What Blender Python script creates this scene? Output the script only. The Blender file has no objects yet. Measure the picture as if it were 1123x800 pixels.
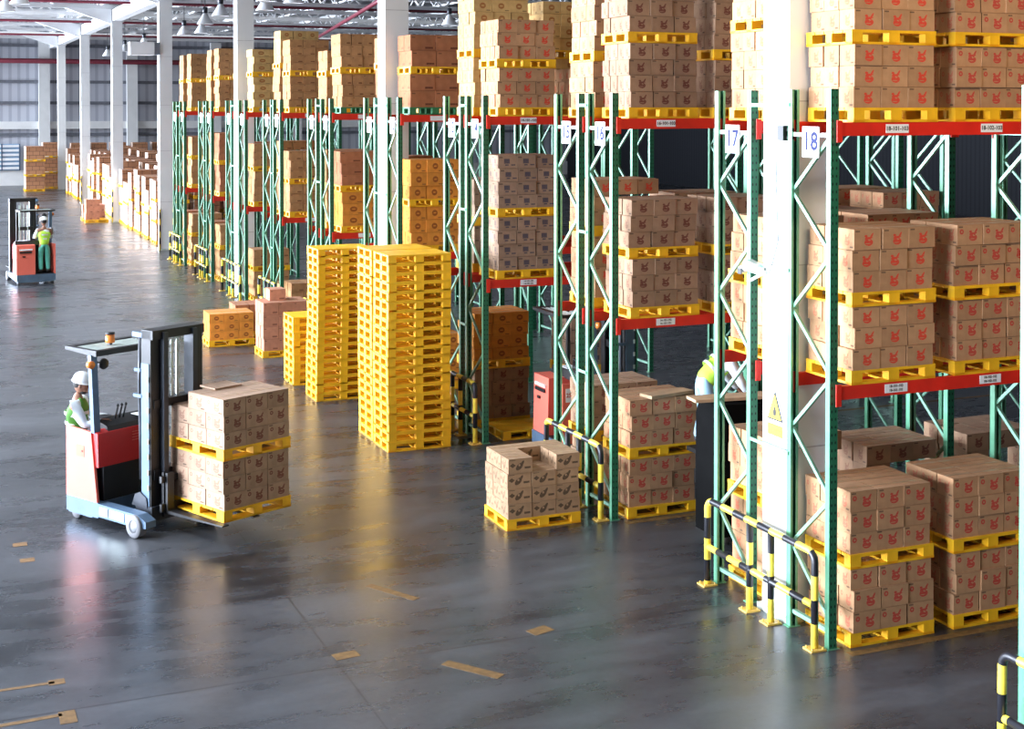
import bpy, bmesh, math, random
from mathutils import Vector, Matrix
R = random.Random(7)
C = bpy.context.scene.collection
S = bpy.context.scene
PI = math.pi

# ------------------------------------------------------------------ camera
TH = math.atan((561.5 + 90.0) / 1540.0)
PITCH = math.radians(1.0)
cd = bpy.data.cameras.new('camera')
cam = bpy.data.objects.new('camera', cd)
C.objects.link(cam)
cam.location = (0, 0, 5.2)
cam.rotation_euler = (PI / 2 - PITCH, 0, -TH)
cd.sensor_width = 36.0
cd.sensor_fit = 'HORIZONTAL'
cd.lens = 1540.0 / 1123.0 * 36.0
cd.shift_y = (117.0 + 1540.0 * math.tan(PITCH) - 400.0) / 1123.0
cd.clip_end = 400
S.camera = cam

# ------------------------------------------------------------------ world, lights, exposure
w = bpy.data.worlds.new('sky')
S.world = w
w.use_nodes = True
w.node_tree.nodes['Background'].inputs[0].default_value = (0.75, 0.87, 1.0, 1)
w.node_tree.nodes['Background'].inputs[1].default_value = 0.12
S.view_settings.view_transform = 'Standard'
S.view_settings.look = 'None'
S.view_settings.exposure = -0.38
S.view_settings.gamma = 1.0


def area(name, loc, direction, sx, sy, power, col, spread=180):
    l = bpy.data.lights.new(name, 'AREA')
    l.shape = 'RECTANGLE'
    l.size = sx
    l.size_y = sy
    l.energy = power
    l.color = col
    l.spread = math.radians(spread)
    o = bpy.data.objects.new(name, l)
    C.objects.link(o)
    o.location = loc
    o.rotation_euler = Vector(direction).to_track_quat('-Z', 'Y').to_euler()
    return o


# daylight through the ten open loading doors on the left
for k in range(10):
    area('daylight_door', (-13.3, 3.25 + 10 * k, 4.6), (1, -0.38, 0), 8.6, 7.4, 7000 if k < 2 else (4300 if k < 6 else 7000), (0.85, 0.95, 1.12), 105)
# long roof light above the lane, left of the picture
area('daylight_lane_roof_light', (-3.0, 56, 10.6), (0.6, 0, -1), 80, 3, 15000, (0.88, 0.96, 1.08), 120)
# added warm fill at the right of the camera, aimed at the nearest rack
area('fill_light_near', (8.0, 4.2, 10.4), (0.33, 0.9, -0.42), 4, 2, 330, (1.0, 0.76, 0.48), 95)
# roof lights over the far half
for yy in (66, 88):
    area('daylight_roof_light', (10, yy, 10.9), (0, 0, -1), 44, 1.6, 1100, (0.93, 0.97, 1.0))

# ------------------------------------------------------------------ materials
MATS = {}


class NT:
    def __init__(s, name):
        s.m = bpy.data.materials.new(name)
        s.m.use_nodes = True
        s.t = s.m.node_tree
        s.b = s.t.nodes['Principled BSDF']

    def n(s, typ, **kw):
        x = s.t.nodes.new(typ)
        for k, v in kw.items():
            setattr(x, k, v)
        return x

    def l(s, a, b):
        s.t.links.new(a, b)

    def math(s, op, a, b=None, clamp=False):
        x = s.n('ShaderNodeMath', operation=op)
        x.use_clamp = clamp
        for i, v in enumerate((a, b)):
            if v is None:
                continue
            if isinstance(v, (int, float)):
                x.inputs[i].default_value = v
            else:
                s.l(v, x.inputs[i])
        return x.outputs[0]

    def mix(s, fac, a, b):
        x = s.n('ShaderNodeMix', data_type='RGBA')
        for i, v in ((0, fac), (6, a), (7, b)):
            if isinstance(v, (int, float)):
                x.inputs[i].default_value = v
            elif isinstance(v, tuple):
                x.inputs[i].default_value = (*v, 1) if len(v) == 3 else v
            else:
                s.l(v, x.inputs[i])
        return x.outputs[2]

    def noise(s, vec, scale, detail=3, rough=0.5):
        x = s.n('ShaderNodeTexNoise')
        x.inputs['Scale'].default_value = scale
        x.inputs['Detail'].default_value = detail
        x.inputs['Roughness'].default_value = rough
        if vec is not None:
            s.l(vec, x.inputs['Vector'])
        return x.outputs[0]

    def ramp(s, v, a, b, c0=(0, 0, 0), c1=(1, 1, 1)):
        x = s.n('ShaderNodeValToRGB')
        e = x.color_ramp.elements
        e[0].position, e[1].position = a, b
        e[0].color = (*c0, 1)
        e[1].color = (*c1, 1)
        s.l(v, x.inputs[0])
        return x.outputs[0]


def mat(name, col, rough=0.5, metal=0.0, var=0.12, scale=6.0, emit=None, rnd=0.0):
    if name in MATS:
        return MATS[name]
    t = NT(name)
    tc = t.n('ShaderNodeTexCoord')
    f = t.noise(tc.outputs['Object'], scale, 4)
    dark = tuple(c * (1 - var * 1.6) for c in col)
    lite = tuple(min(1, c * (1 + var)) for c in col)
    c = t.mix(t.ramp(f, 0.3, 0.7), dark, lite)
    if rnd:
        oi = t.n('ShaderNodeObjectInfo')
        h = t.n('ShaderNodeHueSaturation')
        v = t.math('MULTIPLY', oi.outputs['Random'], rnd)
        v = t.math('ADD', v, 1 - rnd / 2)
        t.l(v, h.inputs['Value'])
        t.l(c, h.inputs['Color'])
        c = h.outputs[0]
    t.l(c, t.b.inputs['Base Color'])
    t.b.inputs['Roughness'].default_value = rough
    t.b.inputs['Metallic'].default_value = metal
    if emit:
        t.b.inputs['Emission Color'].default_value = (*emit[:3], 1)
        t.b.inputs['Emission Strength'].default_value = emit[3]
    MATS[name] = t.m
    return t.m


def carton_mat(name, col, ink, face, style):
    """cardboard with flat print; UV runs 0..1 over the printed face"""
    t = NT(name)
    tc = t.n('ShaderNodeTexCoord')
    uv = tc.outputs['UV']
    sep = t.n('ShaderNodeSeparateXYZ')
    t.l(uv, sep.inputs[0])
    U, V = sep.outputs[0], sep.outputs[1]
    oi = t.n('ShaderNodeObjectInfo')
    rnd = oi.outputs['Random']
    f = t.noise(tc.outputs['Object'], 9.0, 4)
    c = t.mix(t.ramp(f, 0.3, 0.7), tuple(x * 0.86 for x in col), tuple(min(1, x * 1.08) for x in col))
    hs = t.n('ShaderNodeHueSaturation')
    t.l(t.math('ADD', t.math('MULTIPLY', rnd, 0.22), 0.89), hs.inputs['Value'])
    t.l(c, hs.inputs['Color'])
    c = hs.outputs[0]

    def ell(cx, cy, rx, ry, sh=0.0):
        du = t.math('DIVIDE', t.math('SUBTRACT', t.math('ADD', U, t.math('MULTIPLY', V, sh)), cx + sh * cy), rx)
        dv = t.math('DIVIDE', t.math('SUBTRACT', V, cy), ry)
        d = t.math('ADD', t.math('MULTIPLY', du, du), t.math('MULTIPLY', dv, dv))
        return t.math('LESS_THAN', d, 1.0)

    def box(x0, x1, y0, y1):
        a = t.math('MULTIPLY', t.math('GREATER_THAN', U, x0), t.math('LESS_THAN', U, x1))
        b = t.math('MULTIPLY', t.math('GREATER_THAN', V, y0), t.math('LESS_THAN', V, y1))
        return t.math('MULTIPLY', a, b)

    def un(*xs):
        r = xs[0]
        for x in xs[1:]:
            r = t.math('MAXIMUM', r, x)
        return r

    def cut(a, b):
        return t.math('MULTIPLY', a, t.math('SUBTRACT', 1.0, b))

    nz = t.noise(uv, 30.0, 2)
    worn = t.ramp(nz, 0.28, 0.42)
    m1 = m2 = None
    blk = (0.05, 0.035, 0.03)
    if style in ('red', 'mark'):
        ox = 0.04 if style == 'red' else 0.12
        body = un(ell(0.50 + ox, 0.36, 0.16, 0.17), ell(0.46 + ox, 0.50, 0.10, 0.12, 0.2))
        body = cut(body, ell(0.53 + ox, 0.47, 0.045, 0.035, 0.3))
        body = cut(body, ell(0.47 + ox, 0.30, 0.10, 0.016, -0.2))
        m1 = un(body, ell(0.40 + ox, 0.66, 0.055, 0.055), ell(0.60 + ox, 0.64, 0.040, 0.17, -0.35),
                ell(0.52 + ox, 0.58, 0.14, 0.035, 0.4))
        if face == 'side':
            m2 = box(0.72, 0.92, 0.09, 0.17)
        else:
            m2 = box(0.05, 0.22, 0.86, 0.93)
        if style == 'mark':
            m1 = un(m1, cut(ell(0.17, 0.66, 0.08, 0.13), ell(0.17, 0.66, 0.03, 0.05)))
    elif style == 'bird':
        m1 = un(ell(0.46, 0.45, 0.13, 0.24, -0.3), ell(0.58, 0.66, 0.06, 0.18, -0.3), box(0.68, 0.93, 0.28, 0.42))
        m1 = cut(m1, ell(0.46, 0.55, 0.04, 0.08))
        dd = t.math('ADD', t.math('ABSOLUTE', t.math('DIVIDE', t.math('SUBTRACT', U, 0.18), 0.13)),
                    t.math('ABSOLUTE', t.math('DIVIDE', t.math('SUBTRACT', V, 0.55), 0.16)))
        m1 = un(m1, t.math('LESS_THAN', dd, 1.0))
        m2 = box(0.05, 0.3, 0.88, 0.93)
    elif style == 'blue':
        m1 = un(box(0.32, 0.62, 0.36, 0.72), box(0.70, 0.92, 0.2, 0.3), box(0.38, 0.56, 0.2, 0.3))
        m2 = box(0.05, 0.25, 0.78, 0.88)
    elif style == 'seal':
        m1 = cut(ell(0.5, 0.5, 0.17, 0.24), ell(0.5, 0.5, 0.09, 0.05))
        m2 = box(0.7, 0.93, 0.1, 0.17)
    else:
        m1 = box(0.60, 0.92, 0.12, 0.24)
        m2 = box(0.06, 0.2, 0.8, 0.86)
    amt = 0.85 if face == 'front' else 0.45
    c = t.mix(t.math('MULTIPLY', t.math('MULTIPLY', m1, worn), amt), c, ink)
    c = t.mix(t.math('MULTIPLY', m2, 0.7), c, blk)
    # line where the two lids meet the side panels
    c = t.mix(t.math('MULTIPLY', t.math('GREATER_THAN', V, 0.965), 0.35), c, tuple(x * 0.5 for x in col))
    t.l(c, t.b.inputs['Base Color'])
    t.b.inputs['Roughness'].default_value = 0.8
    t.b.inputs['Specular IOR Level'].default_value = 0.15
    return t.m


KIND = {}


def kind(name, col, ink, style, look):
    top = mat(name + '_board', col, 0.8, 0, 0.1, 8, rnd=0.2)
    KIND[name] = ([top, carton_mat(name + '_front', col, ink, 'front', style),
                   carton_mat(name + '_side', col, ink, 'side', style)], look)


RED = (0.62, 0.03, 0.02)
kind('red', (0.43, 0.245, 0.128), RED, 'red', 'red-printed')
kind('mark', (0.41, 0.23, 0.12), (0.45, 0.03, 0.03), 'mark', 'twin-red-mark')
kind('maroon', (0.34, 0.21, 0.13), (0.13, 0.03, 0.025), 'red', 'maroon-printed')
kind('maroon2', (0.38, 0.25, 0.17), (0.16, 0.05, 0.04), 'mark', 'maroon-marked')
kind('bird', (0.40, 0.25, 0.145), (0.05, 0.035, 0.025), 'bird', 'black-printed')
kind('blue', (0.32, 0.21, 0.14), (0.05, 0.05, 0.08), 'blue', 'dark-blue-printed')
kind('orange', (0.66, 0.26, 0.045), (0.22, 0.06, 0.02), 'seal', 'orange')
kind('cream', (0.56, 0.36, 0.14), (0.3, 0.1, 0.03), 'seal', 'cream-yellow')
kind('plain', (0.42, 0.22, 0.095), (0.12, 0.04, 0.02), 'plain', 'plain brown')
kind('rust', (0.38, 0.15, 0.07), (0.10, 0.03, 0.02), 'plain', 'rust-brown')
kind('pink', (0.48, 0.21, 0.13), (0.16, 0.06, 0.04), 'plain', 'pinkish-brown')

M_pallet = mat('pallet_yellow', (0.86, 0.47, 0.012), 0.5, 0, 0.10, 5, rnd=0.12)
M_palletgreen = mat('pallet_green', (0.03, 0.18, 0.07), 0.5)
M_beam = mat('beam_red', (0.72, 0.025, 0.012), 0.4, 0, 0.1, 3)
M_white = mat('white_paint', (0.80, 0.81, 0.80), 0.55, 0, 0.03, 2)
M_cream = mat('column_paint', (0.78, 0.79, 0.78), 0.6, 0, 0.03, 1.2)
def matte(m):
    m.node_tree.nodes['Principled BSDF'].inputs['Specular IOR Level'].default_value = 0.05
    return m


M_black = mat('black_enamel', (0.008, 0.008, 0.009), 0.45)
M_dark = mat('dark_steel', (0.035, 0.04, 0.05), 0.4, 0.3)
M_steelblue = mat('steel_blue', (0.09, 0.15, 0.23), 0.4, 0.2)
M_salmon = mat('truck_paint_lit', (0.82, 0.16, 0.11), 0.4, 0, 0.04, 3)  # truck paint, lighter copy for the sides in strong light
M_hood = mat('truck_paint_shade', (0.62, 0.02, 0.02), 0.35, 0, 0.05, 3)  # same truck paint, darkened for the hood in shade; also the lettering
M_rubber = mat('tyre_rubber', (0.16, 0.16, 0.17), 0.6)
M_hub = mat('wheel_hub', (0.25, 0.26, 0.28), 0.4, 0.4)
M_paper = mat('paper_white', (0.85, 0.86, 0.87), 0.6, 0, 0.02)
M_ink = mat('ink_blue', (0.02, 0.025, 0.09), 0.9)
M_inkb = mat('ink_black', (0.02, 0.02, 0.02), 0.6)
M_yel = mat('sign_yellow', (0.95, 0.60, 0.02), 0.5, 0, 0.04)
M_amber = mat('beacon_amber', (0.75, 0.22, 0.04), 0.25)
M_galv = mat('galvanised_bar', (0.62, 0.70, 0.66), 0.35, 0.3)
M_brace = mat('brace_green', (0.22, 0.44, 0.32), 0.3, 0.25)
M_steelw = mat('truss_white', (0.74, 0.75, 0.76), 0.5, 0, 0.06, 1)
M_pipe = mat('pipe_maroon', (0.16, 0.02, 0.035), 0.4)
M_girt = mat('girt_dark', (0.16, 0.17, 0.20), 0.6)
M_wood = mat('bare_timber', (0.42, 0.27, 0.15), 0.8)
M_skin = mat('skin', (0.30, 0.14, 0.085), 0.5, 0, 0.05, 20)
M_shirt = mat('shirt_white', (0.70, 0.74, 0.76), 0.8, 0, 0.05, 12)
M_vest = mat('vest_lime', (0.45, 0.78, 0.06), 0.7, 0, 0.08, 12)
M_vestg = mat('vest_green', (0.06, 0.22, 0.02), 0.7, 0, 0.10, 12)
M_silver = mat('reflective_tape', (0.75, 0.76, 0.74), 0.3, 0.3, 0.03)
M_trouser = mat('trousers_green', (0.10, 0.42, 0.32), 0.8, 0, 0.1, 12)
M_jeans = mat('jeans_light_blue', (0.30, 0.50, 0.62), 0.8, 0, 0.1, 12)
M_boot = mat('boots_black', (0.03, 0.03, 0.03), 0.6)
M_hair = mat('hair_black', (0.012, 0.009, 0.008), 0.6)
M_eye = mat('eye', (0.05, 0.03, 0.02), 0.2)
M_tape = mat('floor_tape', (0.16, 0.085, 0.025), 0.6, 0, 0.25, 14)
M_scuff = mat('floor_dash', (0.035, 0.035, 0.035), 0.6)
M_lampglow = mat('lamp_glow', (0.9, 0.9, 0.9), 0.4, emit=(1, 0.98, 0.94, 6.0))
M_wrap = None


def upright_mat(name, col):
    """green perforated steel: two columns of punched slots (UV in metres)"""
    t = NT(name)
    tc = t.n('ShaderNodeTexCoord')
    sep = t.n('ShaderNodeSeparateXYZ')
    t.l(tc.outputs['UV'], sep.inputs[0])
    U, V = sep.outputs[0], sep.outputs[1]
    fr = t.math('FRACT', t.math('DIVIDE', V, 0.075))
    dv = t.math('MULTIPLY', t.math('SUBTRACT', fr, 0.5), 0.075)
    d1 = t.math('SUBTRACT', U, 0.024)
    d2 = t.math('SUBTRACT', U, 0.066)
    d = t.math('MINIMUM', t.math('ABSOLUTE', d1), t.math('ABSOLUTE', d2))
    rr = t.math('ADD', t.math('MULTIPLY', d, d), t.math('MULTIPLY', t.math('MULTIPLY', dv, dv), 0.35))
    m = t.math('LESS_THAN', rr, 0.0085 ** 2)
    c = t.mix(m, col, (0.004, 0.012, 0.010))
    t.l(c, t.b.inputs['Base Color'])
    t.b.inputs['Roughness'].default_value = 0.32
    t.b.inputs['Metallic'].default_value = 0.1
    MATS[name] = t.m
    return t.m


M_up = upright_mat('upright_green', (0.022, 0.15, 0.075))
M_flange = mat('flange_green_lit', (0.12, 0.34, 0.20), 0.3, 0.1)  # upright green made paler on the flanges, as if lit from the lane


def hazard_mat():
    t = NT('hazard_bands')
    tc = t.n('ShaderNodeTexCoord')
    sep = t.n('ShaderNodeSeparateXYZ')
    t.l(tc.outputs['UV'], sep.inputs[0])
    fr = t.math('FRACT', t.math('DIVIDE', sep.outputs[1], 0.46))
    m = t.math('LESS_THAN', fr, 0.5)
    f = t.noise(tc.outputs['Object'], 12, 3)
    y = t.mix(t.ramp(f, 0.3, 0.6), (0.80, 0.58, 0.06), (0.93, 0.72, 0.08))
    c = t.mix(m, (0.012, 0.012, 0.016), y)
    t.l(c, t.b.inputs['Base Color'])
    t.b.inputs['Roughness'].default_value = 0.35
    return t.m


M_haz = hazard_mat()


def floor_mat():
    t = NT('polished_concrete')
    tc = t.n('ShaderNodeTexCoord')
    P = tc.outputs['Object']
    mp = t.n('ShaderNodeMapping')
    mp.inputs['Scale'].default_value = (0.35, 1.0, 1.0)
    mp.inputs['Rotation'].default_value = (0, 0, math.radians(6))
    t.l(P, mp.inputs[0])
    a = t.noise(mp.outputs[0], 0.55, 7, 0.62)
    b = t.noise(mp.outputs[0], 2.6, 8, 0.65)
    c2 = t.noise(P, 14.0, 5, 0.7)
    v = t.math('ADD', t.math('MULTIPLY', a, 0.55), t.math('ADD', t.math('MULTIPLY', b, 0.3), t.math('MULTIPLY', c2, 0.15)))
    c = t.mix(t.ramp(v, 0.40, 0.66), (0.011, 0.0125, 0.015), (0.082, 0.087, 0.096))
    # saw-cut joints 6 m apart
    sp = t.n('ShaderNodeSeparateXYZ')
    t.l(P, sp.inputs[0])
    jx = t.math('LESS_THAN', t.math('ABSOLUTE', t.math('SUBTRACT', t.math('FRACT', t.math('DIVIDE', sp.outputs[0], 6.5)), 0.55)), 0.0015)
    jy = t.math('LESS_THAN', t.math('ABSOLUTE', t.math('SUBTRACT', t.math('FRACT', t.math('DIVIDE', sp.outputs[1], 6.5)), 0.93)), 0.0018)
    c = t.mix(t.math('MULTIPLY', t.math('MAXIMUM', jx, jy), 0.7), c, (0.012, 0.012, 0.014))
    t.l(c, t.b.inputs['Base Color'])
    r = t.ramp(t.math('ADD', t.math('MULTIPLY', b, 0.6), t.math('MULTIPLY', a, 0.4)), 0.35, 0.65, (0.20, 0.20, 0.20), (0.38, 0.38, 0.38))
    t.l(r, t.b.inputs['Roughness'])
    bp = t.n('ShaderNodeBump')
    bp.inputs['Strength'].default_value = 0.12
    bp.inputs['Distance'].default_value = 0.01
    t.l(b, bp.inputs['Height'])
    t.l(bp.outputs[0], t.b.inputs['Normal'])
    t.b.inputs['Specular IOR Level'].default_value = 0.5
    return t.m


def corrug_mat(name, c0, c1, period, axis=0):
    t = NT(name)
    tc = t.n('ShaderNodeTexCoord')
    sp = t.n('ShaderNodeSeparateXYZ')
    t.l(tc.outputs['Object'], sp.inputs[0])
    fr = t.math('FRACT', t.math('DIVIDE', sp.outputs[axis], period))
    m = t.math('LESS_THAN', fr, 0.35)
    f = t.noise(tc.outputs['Object'], 0.25, 4)
    c = t.mix(m, c0, c1)
    c = t.mix(t.math('MULTIPLY', f, 0.25), c, tuple(x * 0.7 for x in c0))
    t.l(c, t.b.inputs['Base Color'])
    t.b.inputs['Roughness'].default_value = 0.5
    bp = t.n('ShaderNodeBump')
    bp.inputs['Strength'].default_value = 0.5
    t.l(m, bp.inputs['Height'])
    t.l(bp.outputs[0], t.b.inputs['Normal'])
    return t.m


# ------------------------------------------------------------------ mesh building
class MB:
    def __init__(s):
        s.v, s.f, s.m, s.uv, s.sm = [], [], [], [], []

    def face(s, pts, uvs=None, m=0, smooth=False):
        i = len(s.v)
        s.v += [tuple(p) for p in pts]
        s.f.append(tuple(range(i, i + len(pts))))
        s.m.append(m)
        s.uv += uvs if uvs else [(0, 0)] * len(pts)
        s.sm.append(smooth)

    def box(s, x0, x1, y0, y1, z0, z1, m=0, norm=False, mats=None):
        # mats: (front -y, back +y, left -x, right +x, top, bottom)
        mm = mats or (m,) * 6
        dx, dy, dz = (1, 1, 1) if norm else (x1 - x0, y1 - y0, z1 - z0)
        q = lambda a, b: [(0, 0), (a, 0), (a, b), (0, b)]
        s.face([(x0, y0, z0), (x1, y0, z0), (x1, y0, z1), (x0, y0, z1)], q(dx, dz), mm[0])
        s.face([(x1, y1, z0), (x0, y1, z0), (x0, y1, z1), (x1, y1, z1)], q(dx, dz), mm[1])
        s.face([(x0, y1, z0), (x0, y0, z0), (x0, y0, z1), (x0, y1, z1)], q(dy, dz), mm[2])
        s.face([(x1, y0, z0), (x1, y1, z0), (x1, y1, z1), (x1, y0, z1)], q(dy, dz), mm[3])
        s.face([(x0, y0, z1), (x1, y0, z1), (x1, y1, z1), (x0, y1, z1)], q(dx, dy), mm[4])
        s.face([(x0, y1, z0), (x1, y1, z0), (x1, y0, z0), (x0, y0, z0)], q(dx, dy), mm[5])
        return s

    def bar(s, a, b, wd, ht, m=0, up=(0, 0, 1)):
        """rectangular bar from a to b"""
        a, b = Vector(a), Vector(b)
        d = (b - a).normalized()
        u = Vector(up)
        if abs(d.dot(u)) > 0.98:
            u = Vector((1, 0, 0))
        sd = d.cross(u).normalized() * wd / 2
        uu = sd.cross(d).normalized() * ht / 2
        L = (b - a).length
        c = [sd + uu, -sd + uu, -sd - uu, sd - uu]
        for i in range(4):
            p, q = c[i], c[(i + 1) % 4]
            s.face([a + p, a + q, b + q, b + p], [(0, 0), (wd, 0), (wd, L), (0, L)], m)
        s.face([a + c[3], a + c[2], a + c[1], a + c[0]], None, m)
        s.face([b + c[0], b + c[1], b + c[2], b + c[3]], None, m)
        return s

    def tube(s, path, r, n=10, m=0, cap=True, off=0.0):
        P = [Vector(p) for p in path]
        rs = r if isinstance(r, (list, tuple)) else [r] * len(P)
        rings = []
        t0 = (P[1] - P[0]).normalized()
        ref = Vector((0, 0, 1)) if abs(t0.z) < 0.9 else Vector((1, 0, 0))
        a = t0.cross(ref).normalized()
        L = off
        Ls = []
        for i, p in enumerate(P):
            if i == 0:
                t = t0
            elif i == len(P) - 1:
                t = (P[i] - P[i - 1]).normalized()
            else:
                t = ((P[i + 1] - P[i]).normalized() + (P[i] - P[i - 1]).normalized()).normalized()
            a = (a - t * a.dot(t)).normalized()
            b = t.cross(a)
            if i:
                L += (P[i] - P[i - 1]).length
            Ls.append(L)
            rings.append([p + (a * math.cos(2 * PI * k / n) + b * math.sin(2 * PI * k / n)) * rs[i] for k in range(n)])
        for i in range(len(P) - 1):
            for k in range(n):
                k2 = (k + 1) % n
                s.face([rings[i][k], rings[i][k2], rings[i + 1][k2], rings[i + 1][k]],
                       [(0, Ls[i]), (0.05, Ls[i]), (0.05, Ls[i + 1]), (0, Ls[i + 1])], m, True)
        if cap:
            s.face(rings[0][::-1], [(0, Ls[0])] * n, m)
            s.face(rings[-1], [(0, Ls[-1])] * n, m)
        return s

    def lathe(s, prof, c=(0, 0, 0), n=20, m=0, axis='z', sx=1.0, sy=1.0):
        def pt(r, h, k):
            a = 2 * PI * k / n
            x, y = r * math.cos(a) * sx, r * math.sin(a) * sy
            if axis == 'z':
                return (c[0] + x, c[1] + y, c[2] + h)
            if axis == 'y':
                return (c[0] + x, c[1] + h, c[2] - y)
            return (c[0] + h, c[1] + x, c[2] + y)
        for i in range(len(prof) - 1):
            (r0, h0), (r1, h1) = prof[i], prof[i + 1]
            for k in range(n):
                p = [pt(r0, h0, k), pt(r0, h0, k + 1), pt(r1, h1, k + 1), pt(r1, h1, k)]
                if r0 < 1e-6:
                    p = [p[0], p[2], p[3]]
                elif r1 < 1e-6:
                    p = p[:3]
                s.face(p, None, m, True)
        return s

    def prism(s, poly, a0, a1, axis='y', m=0):
        """extrude a polygon: axis y -> poly in (x,z); axis x -> (y,z); axis z -> (x,y)"""
        def P(p, a):
            return {'y': (p[0], a, p[1]), 'x': (a, p[0], p[1]), 'z': (p[0], p[1], a)}[axis]
        n = len(poly)
        A = [P(p, a0) for p in poly]
        B = [P(p, a1) for p in poly]
        s.face(A, None, m)
        s.face(B[::-1], None, m)
        for i in range(n):
            j = (i + 1) % n
            s.face([A[j], A[i], B[i], B[j]], None, m)
        return s

    def mesh(s, name):
        me = bpy.data.meshes.new(name)
        me.from_pydata(s.v, [], s.f)
        uvl = me.uv_layers.new(name='UVMap')
        flat = [c for p in s.uv for c in p]
        uvl.data.foreach_set('uv', flat)
        me.polygons.foreach_set('material_index', s.m)
        me.polygons.foreach_set('use_smooth', s.sm)
        if any(s.sm):
            bm = bmesh.new()
            bm.from_mesh(me)
            bmesh.ops.remove_doubles(bm, verts=bm.verts, dist=1e-5)
            bmesh.ops.recalc_face_normals(bm, faces=bm.faces)
            bm.to_mesh(me)
            bm.free()
        me.update()
        return me


def link(name, me, mats=None, parent=None, loc=(0, 0, 0), rotz=0.0):
    if isinstance(me, MB):
        me = me.mesh(name)
    if mats is not None and not len(me.materials):
        for m in (mats if isinstance(mats, (list, tuple)) else [mats]):
            me.materials.append(m)
    o = bpy.data.objects.new(name, me)
    C.objects.link(o)
    o.location = loc
    o.rotation_euler = (0, 0, rotz)
    if parent is not None:
        o.parent = parent
    return o


def tag(o, label=None, cat=None, group=None, kind=None):
    if label:
        o['label'] = label
    if cat:
        o['category'] = cat
    if group:
        o['group'] = group
    if kind:
        o['kind'] = kind
    return o


def thing(name, label, cat, loc=(0, 0, 0), rotz=0.0, group=None):
    o = bpy.data.objects.new(name, None)
    o.empty_display_size = 0.2
    C.objects.link(o)
    o.location = loc
    o.rotation_euler = (0, 0, rotz)
    return tag(o, label, cat, group)


def copy_tree(o, parent=None):
    c = o.copy()
    C.objects.link(c)
    c.parent = parent
    for ch in list(o.children):
        copy_tree(ch, c)
    return c


def text_mesh(s, size, m, ext=0.001):
    cu = bpy.data.curves.new('lettering', 'FONT')
    cu.body = s
    cu.size = size
    cu.align_x = 'CENTER'
    cu.align_y = 'CENTER'
    cu.extrude = ext
    cu.offset = size * 0.022
    cu.resolution_u = 2
    o = bpy.data.objects.new('lettering', cu)
    C.objects.link(o)
    dg = bpy.context.evaluated_depsgraph_get()
    me = bpy.data.meshes.new_from_object(o.evaluated_get(dg))
    bpy.data.objects.remove(o)
    me.materials.clear()
    me.materials.append(m)
    return me


# ------------------------------------------------------------------ the setting
XL, XR, YB, YF, ZR = -14.0, 46.0, -12.0, 98.0, 11.0
fl = link('floor', MB().box(XL, XR, YB, YF, -0.2, 0), floor_mat())
tag(fl, kind='structure')
M_deck = corrug_mat('roof_deck', (0.08, 0.083, 0.09), (0.055, 0.058, 0.065), 0.25, 0)
ce = link('ceiling', MB().box(XL, XR, YB, YF, ZR, ZR + 0.15), M_deck)
tag(ce, kind='structure')
M_clad = corrug_mat('wall_cladding', (0.58, 0.60, 0.66), (0.42, 0.44, 0.51), 0.55, 0)
wf = link('wall_far', MB().box(XL, XR, YF, YF + 0.2, 0, ZR), M_clad)
tag(wf, kind='structure')
M_cladx = corrug_mat('wall_cladding_side', (0.014, 0.015, 0.018), (0.010, 0.011, 0.013), 0.3, 1)  # near-black stands in for shade deep in the hall, cuts bounce light
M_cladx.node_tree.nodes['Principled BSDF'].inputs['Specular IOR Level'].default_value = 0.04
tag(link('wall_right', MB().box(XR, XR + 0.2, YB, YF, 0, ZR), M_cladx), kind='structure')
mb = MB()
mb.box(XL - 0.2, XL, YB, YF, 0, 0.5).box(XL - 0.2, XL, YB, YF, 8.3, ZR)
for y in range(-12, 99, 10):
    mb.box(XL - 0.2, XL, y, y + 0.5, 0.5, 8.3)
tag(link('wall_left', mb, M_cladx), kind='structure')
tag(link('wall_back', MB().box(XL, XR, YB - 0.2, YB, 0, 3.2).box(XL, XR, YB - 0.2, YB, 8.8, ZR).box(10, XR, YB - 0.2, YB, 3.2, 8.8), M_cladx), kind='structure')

# far wall pieces
for i, z in enumerate((9.25, 6.85, 5.45, 3.35)):
    link('girt', MB().box(XL, XR, YF - 0.14, YF, z - 0.1, z + 0.1), M_girt, wf)
link('tie_beam', MB().box(XL, XR, YF - 0.35, YF, 3.72, 4.22), M_white, wf)
link('dado_wall', MB().box(XL, XR, YF - 0.2, YF, 0, 1.0), M_white, wf)
for x in (2.05, 7.7, 13.36, 19.0, 24.7, 30.3):
    link('wall_column', MB().box(x - 0.35, x + 0.35, YF - 0.6, YF - 0.2, 0, 9.6), M_white, wf)
pp = tag(link('fire_pipe', MB().tube([(XL, YF - 0.8, 8.2), (XR, YF - 0.8, 8.2)], 0.17, 10), M_pipe),
         'dark maroon pipe running across the far wall under the roof', 'pipe')
# louvred window low on the far wall
wn = link('window_1', MB().box(-4.1, 6.15, YF - 0.26, YF - 0.2, 1.0, 2.75), mat('window_pane', (0.25, 0.42, 0.62), 0.2, 0, 0.05, 1))
tag(wn, kind='structure')
for k in range(6):
    z = 1.08 + k * 0.29
    link('louvre', MB().box(-4.0, 6.1, YF - 0.38, YF - 0.26, z, z + 0.16), M_paper, wn)
for x in (-4.1, -1.6, 0.9, 3.4, 5.0, 6.1):
    link('window_frame', MB().box(x, x + 0.08, YF - 0.40, YF - 0.26, 1.0, 2.75), M_steelblue, wn)

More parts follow.
